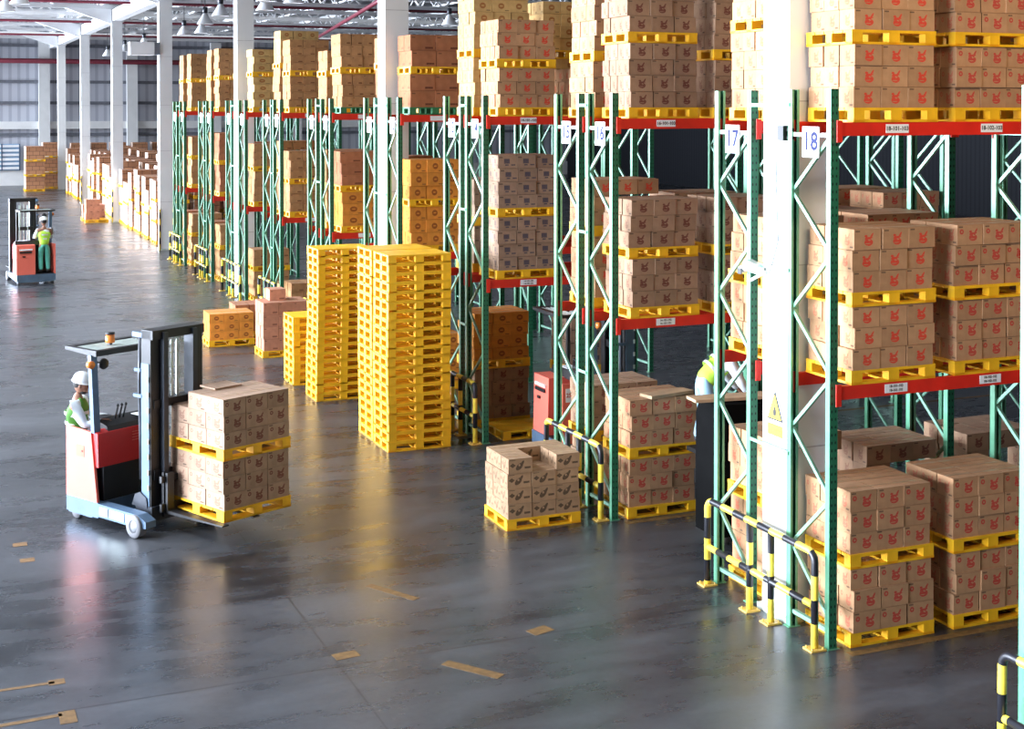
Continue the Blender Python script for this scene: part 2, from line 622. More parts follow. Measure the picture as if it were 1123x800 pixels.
# roof steel: trusses across, purlins along, one girder on the column line
for i, y in enumerate(range(25, 98, 5)):
    mb = MB()
    zb, zt = 9.65, 10.75
    mb.box(XL, XR, y - 0.07, y + 0.07, zb - 0.08, zb + 0.08)
    mb.box(XL, XR, y - 0.07, y + 0.07, zt - 0.08, zt + 0.08)
    x = XL
    up = True
    while x < XR - 1.2:
        a, b = (zb, zt) if up else (zt, zb)
        mb.bar((x, y, a), (x + 1.2, y, b), 0.06, 0.06)
        x += 1.2
        up = not up
    link('roof_truss', mb, M_steelw, ce)
for x in range(-12, 46, 5):
    mb = MB()
    mb.box(x - 0.04, x + 0.04, 14, YF, 10.55, 10.75).box(x - 0.03, x + 0.03, 14, YF, 9.98, 10.06)
    y = 20.0
    up = True
    while y < YF - 1.4:
        a, b = (10.05, 10.6) if up else (10.6, 10.05)
        mb.bar((x, y, a), (x, y + 1.0, b), 0.05, 0.05)
        y += 1.0
        up = not up
    link('purlin', mb, M_steelw, ce)
for y in (30, 44, 58, 72, 86):
    link('sprinkler_pipe', MB().tube([(XL, y + 1.2, 9.45), (XR, y + 1.2, 9.45)], 0.06, 8), M_pipe, ce)
tag(link('sprinkler_main', MB().tube([(11.2, 24, 9.25), (24.5, YF - 2, 9.25)], 0.09, 8), M_pipe),
    'long maroon sprinkler pipe running diagonally under the white trusses', 'pipe')

COLX0, COLX1 = 8.03, 8.49
colY = [12.09, 25.28, 38.45, 51.84, 65.2, 78.3, 91.6]
colnames = ['beside the rack row 18, with warning triangle', 'between rack rows 11 and 12', 'between rack rows 5 and 6',
            'at the far end of the racks, with grey unit', 'first past the one with the grey unit',
            'second past the one with the grey unit', 'last before the far wall']
gd = tag(link('roof_girder', MB().box(8.06, 8.46, YB, YF, 9.05, 9.55), M_steelw),
         'white steel girder running along the tops of the columns', 'girder')
columns = []
for y, nm in zip(colY, colnames):
    t = thing('column', 'tall white square column ' + nm, 'column', (8.26, y, 0), 0, None)
    link('shaft', MB().box(-0.23, 0.23, -0.23, 0.23, 0, 9.0), M_cream, t)
    mb = MB()
    for z in (1.75, 3.6, 5.25, 7.0):
        mb.box(-0.234, 0.234, -0.234, 0.234, z, z + 0.012)
    link('joint_line', mb, mat('joint_grey', (0.5, 0.5, 0.5), 0.6), t)
    link('base_plate', MB().box(-0.27, 0.27, -0.27, 0.27, 0, 0.06), M_galv, t)
    link('cap_plate', MB().box(-0.30, 0.30, -0.30, 0.30, 9.0, 9.05), M_steelw, t)
    # haunched rafter reaching to the left from the column head
    if y > 40:
        link('rafter', MB().prism([(-0.23, 8.9), (-0.23, 9.55), (-3.3, 10.35), (-20.5, 10.35), (-20.5, 9.95), (-3.3, 9.95)], -0.16, 0.16, 'y'), M_steelw, t)
    columns.append(t)

# ------------------------------------------------------------------ pallets
PW, PD, PH = 1.0, 0.75, 0.14
EX, EY = 0.13, 0.10


def pallet_parts():
    P = {}
    nb = 5
    bw = (PD - 4 * 0.012) / nb
    P['deck_board'] = [MB().box(-PW / 2, PW / 2, -PD / 2 + k * (bw + 0.012), -PD / 2 + k * (bw + 0.012) + bw, 0.112, PH).mesh('deck_board') for k in range(nb)]
    bl = []
    for x in (-PW / 2, -EX / 2, PW / 2 - EX):
        for y in (-PD / 2, -EY / 2, PD / 2 - EY):
            bl.append(MB().box(x + 0.002, x + EX - 0.002, y + 0.002, y + EY - 0.002, 0.024, 0.112).mesh('block'))
    P['block'] = bl
    f = MB()
    for y in (-PD / 2, -EY / 2, PD / 2 - EY):
        f.box(-PW / 2, PW / 2, y, y + EY, 0, 0.024)
    for x in (-PW / 2, -EX / 2, PW / 2 - EX):
        f.box(x, x + EX, -PD / 2, PD / 2, 0.001, 0.0235)
    P['bottom_frame'] = [f.mesh('bottom_frame')]
    for l in P.values():
        for me in l:
            me.materials.append(M_pallet)
    return P


PP = pallet_parts()


def pallet_solid(matl):
    f = MB()
    f.box(-PW / 2, PW / 2, -PD / 2, PD / 2, 0.112, PH)
    for x in (-PW / 2, -EX / 2, PW / 2 - EX):
        for y in (-PD / 2, -EY / 2, PD / 2 - EY):
            f.box(x + 0.002, x + EX - 0.002, y + 0.002, y + EY - 0.002, 0.024, 0.112)
        f.box(x, x + EX, -PD / 2, PD / 2, 0.001, 0.024)
    for y in (-PD / 2, -EY / 2, PD / 2 - EY):
        f.box(-PW / 2, PW / 2, y, y + EY, 0, 0.0235)
    me = f.mesh('pallet')
    me.materials.append(matl)
    return me


ME_PAL = pallet_solid(M_pallet)
ME_PALG = pallet_solid(M_palletgreen)
PALLETS = 0


def pallet(x, y, z, label, near=True, rotz=0.0, group=None, green=False, sx=1.0, sy=1.0, look=None):
    """x,y = centre"""
    global PALLETS
    PALLETS += 1
    if near and not green:
        t = thing('pallet', label, 'pallet', (x, y, z), rotz, group)
        for nm, l in PP.items():
            for me in l:
                link(nm, me, None, t)
    else:
        t = link('pallet', ME_PALG if green else ME_PAL, None, None, (x, y, z), rotz)
        tag(t, label, 'pallet', group)
    t.scale = (sx, sy, 1)
    return t


# ------------------------------------------------------------------ cartons
CARTONS = []      # kind, x, y, z (centre of base), rot, dims, label, group, far flag
NAMES3 = {3: ['leftmost', 'centre', 'rightmost'], 4: ['leftmost', 'second from left', 'third from left', 'rightmost'],
          2: ['left', 'right'], 5: ['leftmost', 'second from left', 'middle', 'fourth from left', 'rightmost'], 1: ['single']}
ROWN = {1: ['front'], 2: ['front', 'rear'], 3: ['front', 'mid-depth', 'rear'], 4: ['front', 'second deep', 'third deep', 'rear']}
LAYN = {1: ['only'], 2: ['bottom', 'top'], 3: ['bottom', 'middle', 'top'], 4: ['bottom', 'second', 'third', 'top'],
        5: ['bottom', 'second', 'middle', 'fourth', 'top']}


def load(kd, x0, y0, z0, place, nx=3, ny=3, nl=3, W=1.0, D=0.75, bh=0.203, rot=0.0, skip=None, far=False,
         topfull=None, group=None, org=None, jit=0.006, sides_only=False, varp=0.35):
    """x0,y0 lower-left corner of the load (before rotation about org)"""
    if topfull is None:
        topfull = (z0 + nl * bh) < 5.0
    for k in range(nl):
        shx, shy = R.uniform(-jit, jit) * 2, R.uniform(-jit, jit) * 2
        short = nx >= 3 and R.random() < varp
        n1 = nx
        bw, bd = W / n1, D / ny
        for i in range(n1):
            for j in range(ny):
                if skip and skip(i, j, k):
                    continue
                vis = (i == 0 or j == 0) if not sides_only else (i == 0)
                if topfull and k == nl - 1:
                    vis = True
                if skip and k >= nl - 3 and topfull:
                    vis = True
                if not vis:
                    continue
                x = x0 + (i + 0.5) * bw + shx + R.uniform(-jit, jit)
                y = y0 + (j + 0.5) * bd + shy + R.uniform(-jit, jit)
                z = z0 + k * bh
                r = R.uniform(-0.012, 0.012)
                if org:
                    dx, dy = x - org[0], y - org[1]
                    x = org[0] + dx * math.cos(rot) - dy * math.sin(rot)
                    y = org[1] + dx * math.sin(rot) + dy * math.cos(rot)
                lab = '%s carton %s, %s, %s layer, %s' % (KIND[kd][1], NAMES3[n1][i], ROWN[ny][j], LAYN[nl][k], place)
                CARTONS.append((kd, x, y, z, r + rot, (round(bw - 0.006, 3), round(bd - 0.006, 3), round(bh - 0.0025, 4)), lab,
                                group or '%s cartons' % KIND[kd][1], far))


CM = {}


def carton_geo(mb, d, T=None):
    x, y, z = d[0] / 2, d[1] / 2, d[2]
    # lid flaps meet along a slightly sunk seam on top; printed faces
    mb.box(-x, x, -y, y, 0, z, norm=True, mats=(1, 1, 2, 2, 0, 0))


def seen_cartons():
    """cartons the photograph shows: rays from the viewpoint to points on each carton"""
    from mathutils.bvhtree import BVHTree
    V, F = [], []

    def add(x, y, z, d, rz):
        cs, sn = math.cos(rz), math.sin(rz)
        b = len(V)
        for a in (-1, 1):
            for q in (-1, 1):
                for h in (0, 1):
                    u, v = a * d[0] / 2, q * d[1] / 2
                    V.append((x + u * cs - v * sn, y + u * sn + v * cs, z + h * d[2]))
        F.extend([(b, b + 1, b + 3, b + 2), (b + 4, b + 6, b + 7, b + 5), (b, b + 4, b + 5, b + 1), (b + 2, b + 3, b + 7, b + 6),
                  (b, b + 2, b + 6, b + 4), (b + 1, b + 5, b + 7, b + 3)])
    for c in CARTONS:
        add(c[1], c[2], c[3], c[5], c[4])
    for y in colY:
        add(8.26, y, 0, (0.46, 0.46, 9), 0)
    for (x, y, n) in ((6.975, 20.43, 21), (6.98, 21.24, 21), (6.93, 24.4, 19), (6.9, 25.95, 9)):
        add(x, y, 0, (1, 0.75, n * 0.14), 0)
    T = BVHTree.FromPolygons(V, F)
    O_ = Vector((0, 0, 5.2))
    res = {}
    for c in CARTONS:
        d = c[5]
        cs, sn = math.cos(c[4]), math.sin(c[4])
        pts = []
        for a in (-0.44, -0.2, 0.2, 0.44):
            for b in (0.1, 0.9):
                pts.append((a * d[0], -d[1] / 2 - 0.004, b * d[2]))
                pts.append((-d[0] / 2 - 0.004, a * d[1], b * d[2]))
            for b in (-0.44, 0.0, 0.44):
                pts.append((a * d[0], b * d[1], d[2] + 0.004))
        n = 0
        for p in pts:
            P = Vector((c[1] + p[0] * cs - p[1] * sn, c[2] + p[0] * sn + p[1] * cs, c[3] + p[2]))
            r_ = P.x * math.cos(TH) - P.y * math.sin(TH)
            dd = P.x * math.sin(TH) + P.y * math.cos(TH)
            px, py = 561.5 + 1540 * r_ / dd, 117 - 1540 * (P.z - 5.2) / dd
            if not (-5 < px < 1128 and -5 < py < 805):
                continue
            v = P - O_
            h = T.ray_cast(O_, v.normalized(), v.length - 0.003)
            if h[0] is None:
                n += 1
        if n:
            res[id(c)] = n * d[0] / math.hypot(c[1], c[2])
    return res


def flush_cartons():
    by = {}
    vis = seen_cartons()
    for c in CARTONS:
        by.setdefault(c[0], []).append(c)
    fam = {'red': 'red', 'mark': 'red', 'maroon': 'maroon', 'maroon2': 'maroon', 'plain': 'brown', 'rust': 'brown', 'pink': 'brown'}
    left = {}
    chosen = set()
    for c in sorted(CARTONS, key=lambda c: -vis.get(id(c), 0)):
        f_ = fam.get(c[0], c[0])
        if id(c) in vis and not c[8] and left.setdefault(f_, 300) > 0:
            left[f_] -= 1
            chosen.add(id(c))
    print('SINGLE CARTONS', len(chosen), left)
    for kd, l in by.items():
        near = [c for c in l if id(c) in chosen]
        ids = set(id(c) for c in near)
        rest = [c for c in l if id(c) not in ids]
        for c in near:
            key = (kd, c[5])
            if key not in CM:
                mb = MB()
                carton_geo(mb, c[5])
                x, y, z = c[5][0] / 2, c[5][1] / 2, c[5][2]
                mb.box(-x, x, -0.022, 0.022, z, z + 0.0012, m=3)       # packing tape along the seam
                me = mb.mesh('carton')
                for m in KIND[kd][0]:
                    me.materials.append(m)
                me.materials.append(M_boxtape)
                CM[key] = me
            o = link('carton', CM[key], None, None, (c[1], c[2], c[3]), c[4])
            tag(o, c[6], 'carton', c[7])
        if rest:
            mb = MB()
            for c in rest:
                d = c[5]
                x, y, z = d[0] / 2, d[1] / 2, d[2]
                cs, sn = math.cos(c[4]), math.sin(c[4])
                n0 = len(mb.v)
                mb.box(-x, x, -y, y, 0, z, norm=True, mats=(1, 1, 2, 2, 0, 0))
                for q in range(n0, len(mb.v)):
                    a = mb.v[q]
                    mb.v[q] = (c[1] + a[0] * cs - a[1] * sn, c[2] + a[0] * sn + a[1] * cs, c[3] + a[2])
            o = link('carton_pile', mb, KIND[kd][0])
            tag(o, 'remaining %s cartons stacked further back in the racks' % KIND[kd][1], 'cartons', None, 'stuff')


M_boxtape = mat('packing_tape', (0.36, 0.22, 0.12), 0.35)

# ------------------------------------------------------------------ racks
ROWS = {18: (11.10, 11.82), 17: (12.49, 13.21), 16: (15.66, 16.42), 15: (16.63, 17.40), 14: (20.01, 20.79), 13: (20.99, 21.79),
        12: (24.17, 24.88), 11: (25.56, 26.30), 10: (28.72, 29.50), 9: (29.82, 30.59), 8: (33.15, 33.92), 7: (34.10, 34.98),
        6: (37.11, 37.93), 5: (38.86, 39.62), 4: (41.75, 42.58), 3: (42.92, 43.79), 2: (46.37, 47.22), 1: (47.75, 48.50), 19: (7.78, 8.60)}
RW = ['', 'eighteenth', 'seventeenth', 'sixteenth', 'fifteenth', 'fourteenth', 'thirteenth', 'twelfth', 'eleventh', 'tenth', 'ninth', 'eighth', 'seventh', 'sixth',
      'fifth', 'fourth', 'third', 'second', 'nearest', '']
XU = 8.03           # centre line of the end frames
BAY = 2.58
UH = 5.37
ZB = (2.53, 5.05)   # beam tops


def up_mesh(mirror=1):
    """C section post: web faces the lane, flanges behind"""
    mb = MB()
    hw, dp = 0.045, 0.07 * mirror
    ya, yb = sorted((0, 0.006 * mirror))
    mb.box(-hw, hw, ya, yb, 0, UH, m=0)
    y0, y1 = sorted((0.006 * mirror, dp))
    mb.box(-hw, -hw + 0.006, y0, y1, 0, UH, m=1)
    mb.box(hw - 0.006, hw, y0, y1, 0, UH, m=1)
    y2, y3 = sorted((dp, dp - 0.006 * mirror))
    mb.box(-hw + 0.006, -hw + 0.026, y2, y3, 0, UH, m=1)
    mb.box(hw - 0.026, hw - 0.006, y2, y3, 0, UH, m=1)
    mb.box(-0.07, 0.07, min(0, dp) - 0.015, max(0, dp) + 0.015, 0, 0.008, m=1)
    me = mb.mesh('upright')
    me.materials.append(M_up)
    me.materials.append(M_flange)
    return me


ME_UPF, ME_UPR = up_mesh(1), up_mesh(-1)


def rack(row, bays, near):
    y0, y1 = ROWS[row]
    lab = 'green end post of the next rack, cut off by the right picture edge' if row == 19 else \
        'green and red %s rack counted back from the main column, signed %d' % (RW[row], row)
    t = thing('pallet_rack', lab.strip(), 'rack', (XU, y0, 0))
    D = y1 - y0
    for b in range(bays + 1):
        x = b * BAY
        link('upright', ME_UPF, None, t, (x, 0, 0))
        link('upright', ME_UPR, None, t, (x, D, 0))
        r_, l_ = 0.035, D - 0.035
        zs = [(4.93, r_), (4.36, l_), (3.78, r_), (3.19, l_), (2.60, r_), (2.01, l_), (1.43, r_), (0.84, l_), (0.26, r_)]
        for k in range(len(zs) - 1):
            (za, ya), (zb, yb) = zs[k], zs[k + 1]
            link('diagonal_brace', MB().bar((x, ya, za), (x, yb, zb), 0.035, 0.030, up=(1, 0, 0)), M_brace, t)
        if b == 0:
            tag(link('sign_rail', MB().box(-0.02, 0.02, 0.07, D - 0.07, 4.905, 4.945), M_paper, t), 'white bar that carries the row sign')
        else:
            link('horizontal_brace', MB().box(x - 0.02, x + 0.02, 0.07, D - 0.07, 4.90, 4.94), M_brace, t)
        link('horizontal_brace', MB().box(x - 0.02, x + 0.02, 0.07, D - 0.07, 0.14, 0.18), M_brace, t)
    for b in range(bays):
        for z in ZB:
            for yy in (-0.035, D - 0.015):
                xa, xb = b * BAY + 0.045, (b + 1) * BAY - 0.045
                bm_ = MB().box(xa, xb, yy, yy + 0.05, z - 0.13, z)
                bm_.box(xa - 0.05, xa + 0.01, yy - 0.012, yy, z - 0.19, z + 0.02)
                bm_.box(xb - 0.01, xb + 0.05, yy - 0.012, yy, z - 0.19, z + 0.02)
                bo = link('beam', bm_, M_beam, t)
                if yy < 0 and b == 0 and row >= 8 and row % 2 == 0:
                    for q, xx in enumerate((0.70, 1.86)):
                        pl = link('beam_label', MB().box(xx - 0.135, xx + 0.135, yy - 0.003, yy - 0.0005, z - 0.105, z - 0.02), M_paper, bo)
                        if row >= 14:
                            if z > 4:
                                lines = [('%d-10%d-103' % (row, q + 1), 0.058, 0)]
                            else:
                                lines = [('%d-10%d-102' % (row, q + 1), 0.036, 0.02), ('%d-10%d-101' % (row, q + 1), 0.036, -0.02)]
                            for s_, sz, dz in lines:
                                me = text_mesh(s_, sz, M_inkb)
                                me.transform(Matrix.Translation((xx, yy - 0.0035, z - 0.0625 + dz)) @ Matrix.Rotation(PI / 2, 4, 'X'))
                                # lettering is printed on its plate: join as third level is the limit
                                bm2 = bmesh.new()
                                bm2.from_mesh(pl.data)
                                n_old = len(bm2.faces)
                                bm2.from_mesh(me)
                                bm2.faces.ensure_lookup_table()
                                for fc in bm2.faces[n_old:]:
                                    fc.material_index = 1
                                bm2.to_mesh(pl.data)
                                bm2.free()
                                if len(pl.data.materials) < 2:
                                    pl.data.materials.append(M_inkb)
    return t


racks = {}
for row in ROWS:
    if row == 19:
        racks[19] = rack(19, 1, True)
    else:
        racks[row] = rack(row, 4 if row >= 16 else (3 if row >= 11 else 2), row >= 13)

# spacers that tie back-to-back rows together
for a in range(1, 18, 2):
    ya, yb = ROWS[a + 1][1], ROWS[a][0]
    for z in (5.2, 3.55, 1.72):
        link('row_spacer', MB().box(-0.06, -0.045, ya - ROWS[a + 1][0] - 0.04, yb - ROWS[a + 1][0] - 0.016, z, z + 0.035), M_brace, racks[a + 1])

# row number signs
for row in range(1, 19):
    y0, y1 = ROWS[row]
    yc = y0 + (y1 - y0) * (0.47 if row % 2 == 0 else 0.52)
    t = thing('row_sign', 'white sign reading %d on the end of the %s rack' % (row, RW[row]), 'sign', (XU - 0.035, yc, 4.86), 0, 'row number signs')
    link('sign_plate', MB().box(-0.006, 0.006, -0.135, 0.135, -0.155, 0.145), M_paper, t)
    me = text_mesh(str(row), 0.25, M_ink)
    me.transform(Matrix.Translation((-0.008, 0, -0.005)) @ Matrix.Rotation(-PI / 2, 4, 'Z') @ Matrix.Rotation(PI / 2, 4, 'X'))
    link('number', me, None, t)

# ------------------------------------------------------------------ rack loads
SL = (8.21, 9.44, 10.86, 12.08, 13.44, 14.66, 16.02, 17.2)      # left edges of pallets


LEV = ('floor', 'middle', 'top')


def rack_load(row, slot, level, tiers, green=False, sx=1.0):
    """tiers: list of (kind, layers, bh, nx, ny)"""
    y0, y1 = ROWS[row]
    yc = y0 + (0.345 if row % 2 == 0 else 0.40)
    x0 = SL[slot]
    z = (0.0, ZB[0], ZB[1])[level]
    far = slot >= 2
    for ti, tr in enumerate(tiers):
        kd, nl, bh, nx, ny = tr
        tn = ('lower', 'upper')[ti]
        st = '%s rack %s%s' % (RW[row], LEV[level], ('', ', second stack', ', third stack', ', fourth stack')[slot])
        jx, jy = R.uniform(-0.015, 0.015), R.uniform(-0.015, 0.015)
        col = 'green' if green and ti == 0 else 'yellow'
        pallet(x0 + 0.5 + jx, yc + jy, z, '%s %s pallet, %s, under %s cartons' % (tn, col, st, KIND[kd][1]), near=(row >= 13 and slot < 2),
               group='pallets in the racks', green=(green and ti == 0))
        z += PH
        if kd:
            load(kd, x0 + 0.02 + jx, yc - 0.365 + jy, z, '%s pallet, %s' % (tn, st), nx, ny, nl, W=0.96, D=0.73, bh=bh, far=far,
                 sides_only=(row % 2 == 1 and row != 13 and level < 2), jit=0.008)
            z += nl * bh
    return z


A = 0.203
r3 = lambda k: [(k, 3, A, 3, 3), (k, 3, A, 3, 3)]
for lv in range(3):
    rack_load(18, 0, lv, r3('red') if lv else r3('mark'))
    rack_load(18, 1, lv, r3('mark'))
    rack_load(17, 0, lv, [('red', 3 if lv else 4, A, 3, 3), ('red', 3, A, 3, 3)] if lv < 2 else [('red', 4, A, 3, 3), ('red', 4, A, 3, 3)])
    if lv:
        rack_load(17, 1, lv, r3('mark'))
rack_load(16, 0, 0, r3('mark'))
rack_load(16, 0, 1, r3('maroon'))
rack_load(16, 0, 2, [('maroon', 4, A, 3, 4), ('maroon', 4, A, 3, 4)])
rack_load(16, 1, 1, r3('maroon'))
rack_load(16, 1, 2, [('maroon', 3, A, 3, 3), ('maroon', 4, A, 3, 3)])
rack_load(15, 0, 0, r3('maroon'))
rack_load(15, 0, 1, [('red', 4, A, 3, 3), ('red', 3, A, 3, 3)])
rack_load(15, 0, 2, [('red', 3, A, 3, 3), ('red', 4, A, 3, 3)])
rack_load(15, 1, 1, r3('maroon'))
rack_load(15, 1, 2, [('maroon', 3, A, 3, 3), ('maroon', 4, A, 3, 3)])
rack_load(14, 0, 1, [('blue', 4, 0.205, 3, 3), ('blue', 4, 0.205, 3, 3)])
rack_load(14, 0, 2, [('red', 3, A, 3, 4), ('red', 3, A, 3, 4)])
rack_load(14, 1, 2, [('red', 3, A, 3, 3)])
pallet(8.85, 20.45, 0, 'empty yellow pallet on the floor under row 14 behind the carton pile', True)
rack_load(13, 0, 0, [('maroon', 4, A, 3, 3), ('orange', 4, 0.19, 3, 3)])
rack_load(14, 1, 0, [('blue', 4, A, 3, 3), ('blue', 4, A, 3, 3)])
rack_load(13, 0, 1, [('blue', 3, A, 3, 3), ('blue', 3, A, 3, 3)])
rack_load(13, 0, 2, [('cream', 4, 0.2, 3, 3), ('cream', 5, 0.2, 3, 3)])
rack_load(13, 1, 2, [('cream', 4, 0.2, 3, 3), ('cream', 4, 0.2, 3, 3)])
rack_load(12, 0, 1, [('orange', 3, 0.235, 3, 2), ('orange', 3, 0.24, 3, 2)])
rack_load(12, 0, 0, [('orange', 4, 0.22, 3, 2)])
rack_load(12, 0, 2, [('rust', 2, 0.30, 2, 2), ('rust', 2, 0.29, 2, 2)], green=True)
rack_load(12, 1, 1, [('orange', 4, 0.235, 3, 2)])
rack_load(11, 0, 1, [('rust', 3, 0.24, 3, 3), ('rust', 3, 0.24, 3, 3)])
rack_load(11, 0, 0, [('plain', 3, 0.24, 3, 3), ('plain', 3, 0.24, 3, 3)])
rack_load(11, 0, 2, [('rust', 3, 0.24, 3, 3), ('plain', 2, 0.24, 3, 3)])
rack_load(10, 0, 0, [('pink', 4, 0.2, 3, 3)])
rack_load(10, 0, 1, [('orange', 3, 0.24, 2, 2), ('rust', 3, 0.24, 2, 2)])
rack_load(10, 0, 2, [('plain', 3, 0.235, 4, 2), ('plain', 3, 0.235, 4, 2)], green=True)
rack_load(9, 0, 1, [('plain', 3, 0.24, 3, 2), ('plain', 3, 0.24, 3, 2)])
rack_load(9, 0, 2, [('plain', 3, 0.22, 3, 2), ('plain', 2, 0.22, 3, 2)])
rack_load(8, 0, 0, [('plain', 4, 0.2, 3, 2)])
rack_load(8, 0, 1, [('plain', 3, 0.22, 3, 2), ('plain', 3, 0.22, 3, 2)])
rack_load(8, 0, 2, [('plain', 4, 0.185, 3, 2), ('plain', 4, 0.185, 3, 2)])
rack_load(8, 1, 1, [('rust', 4, 0.22, 3, 2)])
rack_load(7, 0, 1, [('rust', 4, 0.22, 3, 2), ('plain', 3, 0.22, 3, 2)])
rack_load(7, 0, 2, [('plain', 5, 0.19, 3, 2), ('cream', 4, 0.2, 3, 2)])
rack_load(7, 0, 0, [('plain', 3, 0.22, 3, 2)])
rack_load(6, 0, 0, [('plain', 3, 0.22, 3, 2), ('plain', 2, 0.22, 3, 2)])
rack_load(6, 0, 1, [('plain', 4, 0.2, 3, 2), ('plain', 3, 0.2, 3, 2)])
rack_load(6, 0, 2, [('cream', 4, 0.2, 2, 2), ('cream', 3, 0.2, 2, 2)])
rack_load(5, 0, 1, [('rust', 4, 0.2, 3, 2), ('rust', 3, 0.2, 3, 2)])
rack_load(5, 0, 2, [('plain', 4, 0.2, 3, 2), ('plain', 3, 0.2, 3, 2)])
for rw in (4, 3, 2, 1):
    for lv in range(3):
        kd = R.choice(['plain', 'rust', 'plain'])
        rack_load(rw, 0, lv, [(kd, 4, 0.2, 3, 2), (kd, R.choice((3, 4, 4)) if lv else 3, 0.2, 3, 2)])
for rw, sl in ((17, (1, 2, 3)),):
    for q in sl:
        if True:
            rack_load(rw, q, 0, [('maroon', 3, A, 3, 3), ('maroon', R.choice((2, 3)), A, 3, 3)])
# deeper bays, mostly in the dark
for row, slots in ((18, (2, 3)), (17, (2, 3)), (16, (2, 3)), (15, (2, 3)), (14, (2,)), (13, (2,)), (12, (1, 2)), (11, (1,)), (10, (1,)), (9, (1,)), (8, (1,))):
    for s_ in slots:
        for lv in (1, 2):
            if row in (12, 8) and s_ == 1 and lv == 1:
                continue
            if row <= 14 and lv == 1:
                continue
            kd = R.choice(('maroon', 'mark', 'red')) if row >= 13 else R.choice(('rust', 'plain'))
            rack_load(row, s_, lv, [(kd, 3, A, 3, 3), (kd, R.choice((2, 3)), A, 3, 3)])

# ------------------------------------------------------------------ stacks of empty pallets
ORD = ['bottom', 'second', 'third', 'fourth', 'fifth', 'sixth', 'seventh', 'eighth', 'ninth', 'tenth', 'eleventh', 'twelfth', 'thirteenth',
       'fourteenth', 'fifteenth', 'sixteenth', 'seventeenth', 'eighteenth', 'nineteenth', 'twentieth', 'twenty-first', 'twenty-second']


def pstack(x, y, n, nm, grp, rot=0.0):
    lx = ly = 0
    for k in range(n):
        lx += R.uniform(-0.006, 0.006)
        ly += R.uniform(-0.006, 0.006)
        o = 'topmost' if k == n - 1 else (ORD[k] + ' from the floor' if k else 'bottom')
        pallet(x + lx, y + ly, k * 0.1415, 'yellow pallet, %s, in the %s' % (o, nm), True, rot + R.uniform(-0.006, 0.006), grp)


pstack(6.975, 20.43, 21, 'tall pallet stack nearest the camera', 'pallets of the front tall stack')
pstack(6.98, 21.24, 21, 'tall pallet stack behind the nearest one', 'pallets of the second tall stack')
pstack(6.93, 24.40, 19, 'shorter pallet stack left of the tallest pair', 'pallets of the third stack')
pstack(6.90, 25.95, 9, 'lowest pallet stack, far left of the three', 'pallets of the lowest stack')

# ------------------------------------------------------------------ half unloaded pallet of black-printed cartons
pallet(7.10, 16.13, 0, 'yellow pallet under the black-printed cartons on the open floor', True)


def nobird(i, j, k):
    return k == 3 and i == 1 and j < 2


load('bird', 6.615, 15.77, PH, 'pallet on the open floor', 3, 3, 4, W=0.97, D=0.73, bh=0.185, skip=nobird)

# ------------------------------------------------------------------ loads on the floor near the far stacks
pallet(6.25, 30.75, 0, 'yellow pallet under the orange cartons left of the stacked pallets', True)
load('orange', 5.77, 30.39, PH, 'floor pallet left of the stacks', 3, 2, 3, W=0.96, D=0.73, bh=0.19)
pallet(7.0, 31.7, 0, 'yellow pallet behind the orange cartons on the floor', True)
load('rust', 6.52, 31.34, PH, 'floor pallet behind the orange cartons', 3, 2, 3, W=0.96, D=0.73, bh=0.2)
pallet(7.02, 29.0, 0, 'yellow pallet under the tall pinkish-brown cartons by the stacks', True)
load('pink', 6.54, 28.64, PH, 'tall floor load by the stacks', 3, 3, 4, W=0.96, D=0.73, bh=0.25)
load('pink', 6.75, 28.9, PH + 1.0, 'loose on top of the tall floor load', 1, 1, 1, W=0.34, D=0.4, bh=0.24)

# ------------------------------------------------------------------ block storage beyond the racks
M_face = mat('wrapped_cartons_lit', (0.56, 0.42, 0.34), 0.5, 0, 0.12, 3, rnd=0.25)  # side faces paler than the fronts, daylight put into their colour


def block_mats():
    t = NT('far_cartons')
    tc = t.n('ShaderNodeTexCoord')
    br = t.n('ShaderNodeTexBrick')
    br.inputs['Scale'].default_value = 1.0
    br.inputs['Brick Width'].default_value = 0.4
    br.inputs['Row Height'].default_value = 0.24
    br.inputs['Mortar Size'].default_value = 0.012
    br.inputs['Color1'].default_value = (0.40, 0.19, 0.09, 1)
    br.inputs['Color2'].default_value = (0.30, 0.13, 0.06, 1)
    br.inputs['Mortar'].default_value = (0.08, 0.03, 0.02, 1)
    t.l(tc.outputs['UV'], br.inputs['Vector'])
    t.l(br.outputs['Color'], t.b.inputs['Base Color'])
    t.b.inputs['Roughness'].default_value = 0.7
    return t.m


M_far = block_mats()


def block_stack(x, y, n, h, label, grp='palletised loads beyond the racks', wd=1.0, dp=1.0):
    t = thing('palletised_load', label, 'pallet load', (x, y, 0), R.uniform(-0.02, 0.02), grp)
    for k in range(n):
        z = k * h
        jx = R.uniform(-0.03, 0.03)
        p = link('pallet', ME_PAL, None, t, (jx, 0, z))
        p.scale = (wd, dp / PD, 1)
        mb = MB()
        hh = h - PH - 0.01
        mb.box(-wd / 2 + 0.03, wd / 2 - 0.03, -dp / 2 + 0.03, dp / 2 - 0.03, PH, PH + hh, mats=(0, 0, 1, 1, 0, 0))
        link('carton_block', mb, [M_far, M_face], t, (jx + R.uniform(-0.02, 0.02), 0, z))
    return t


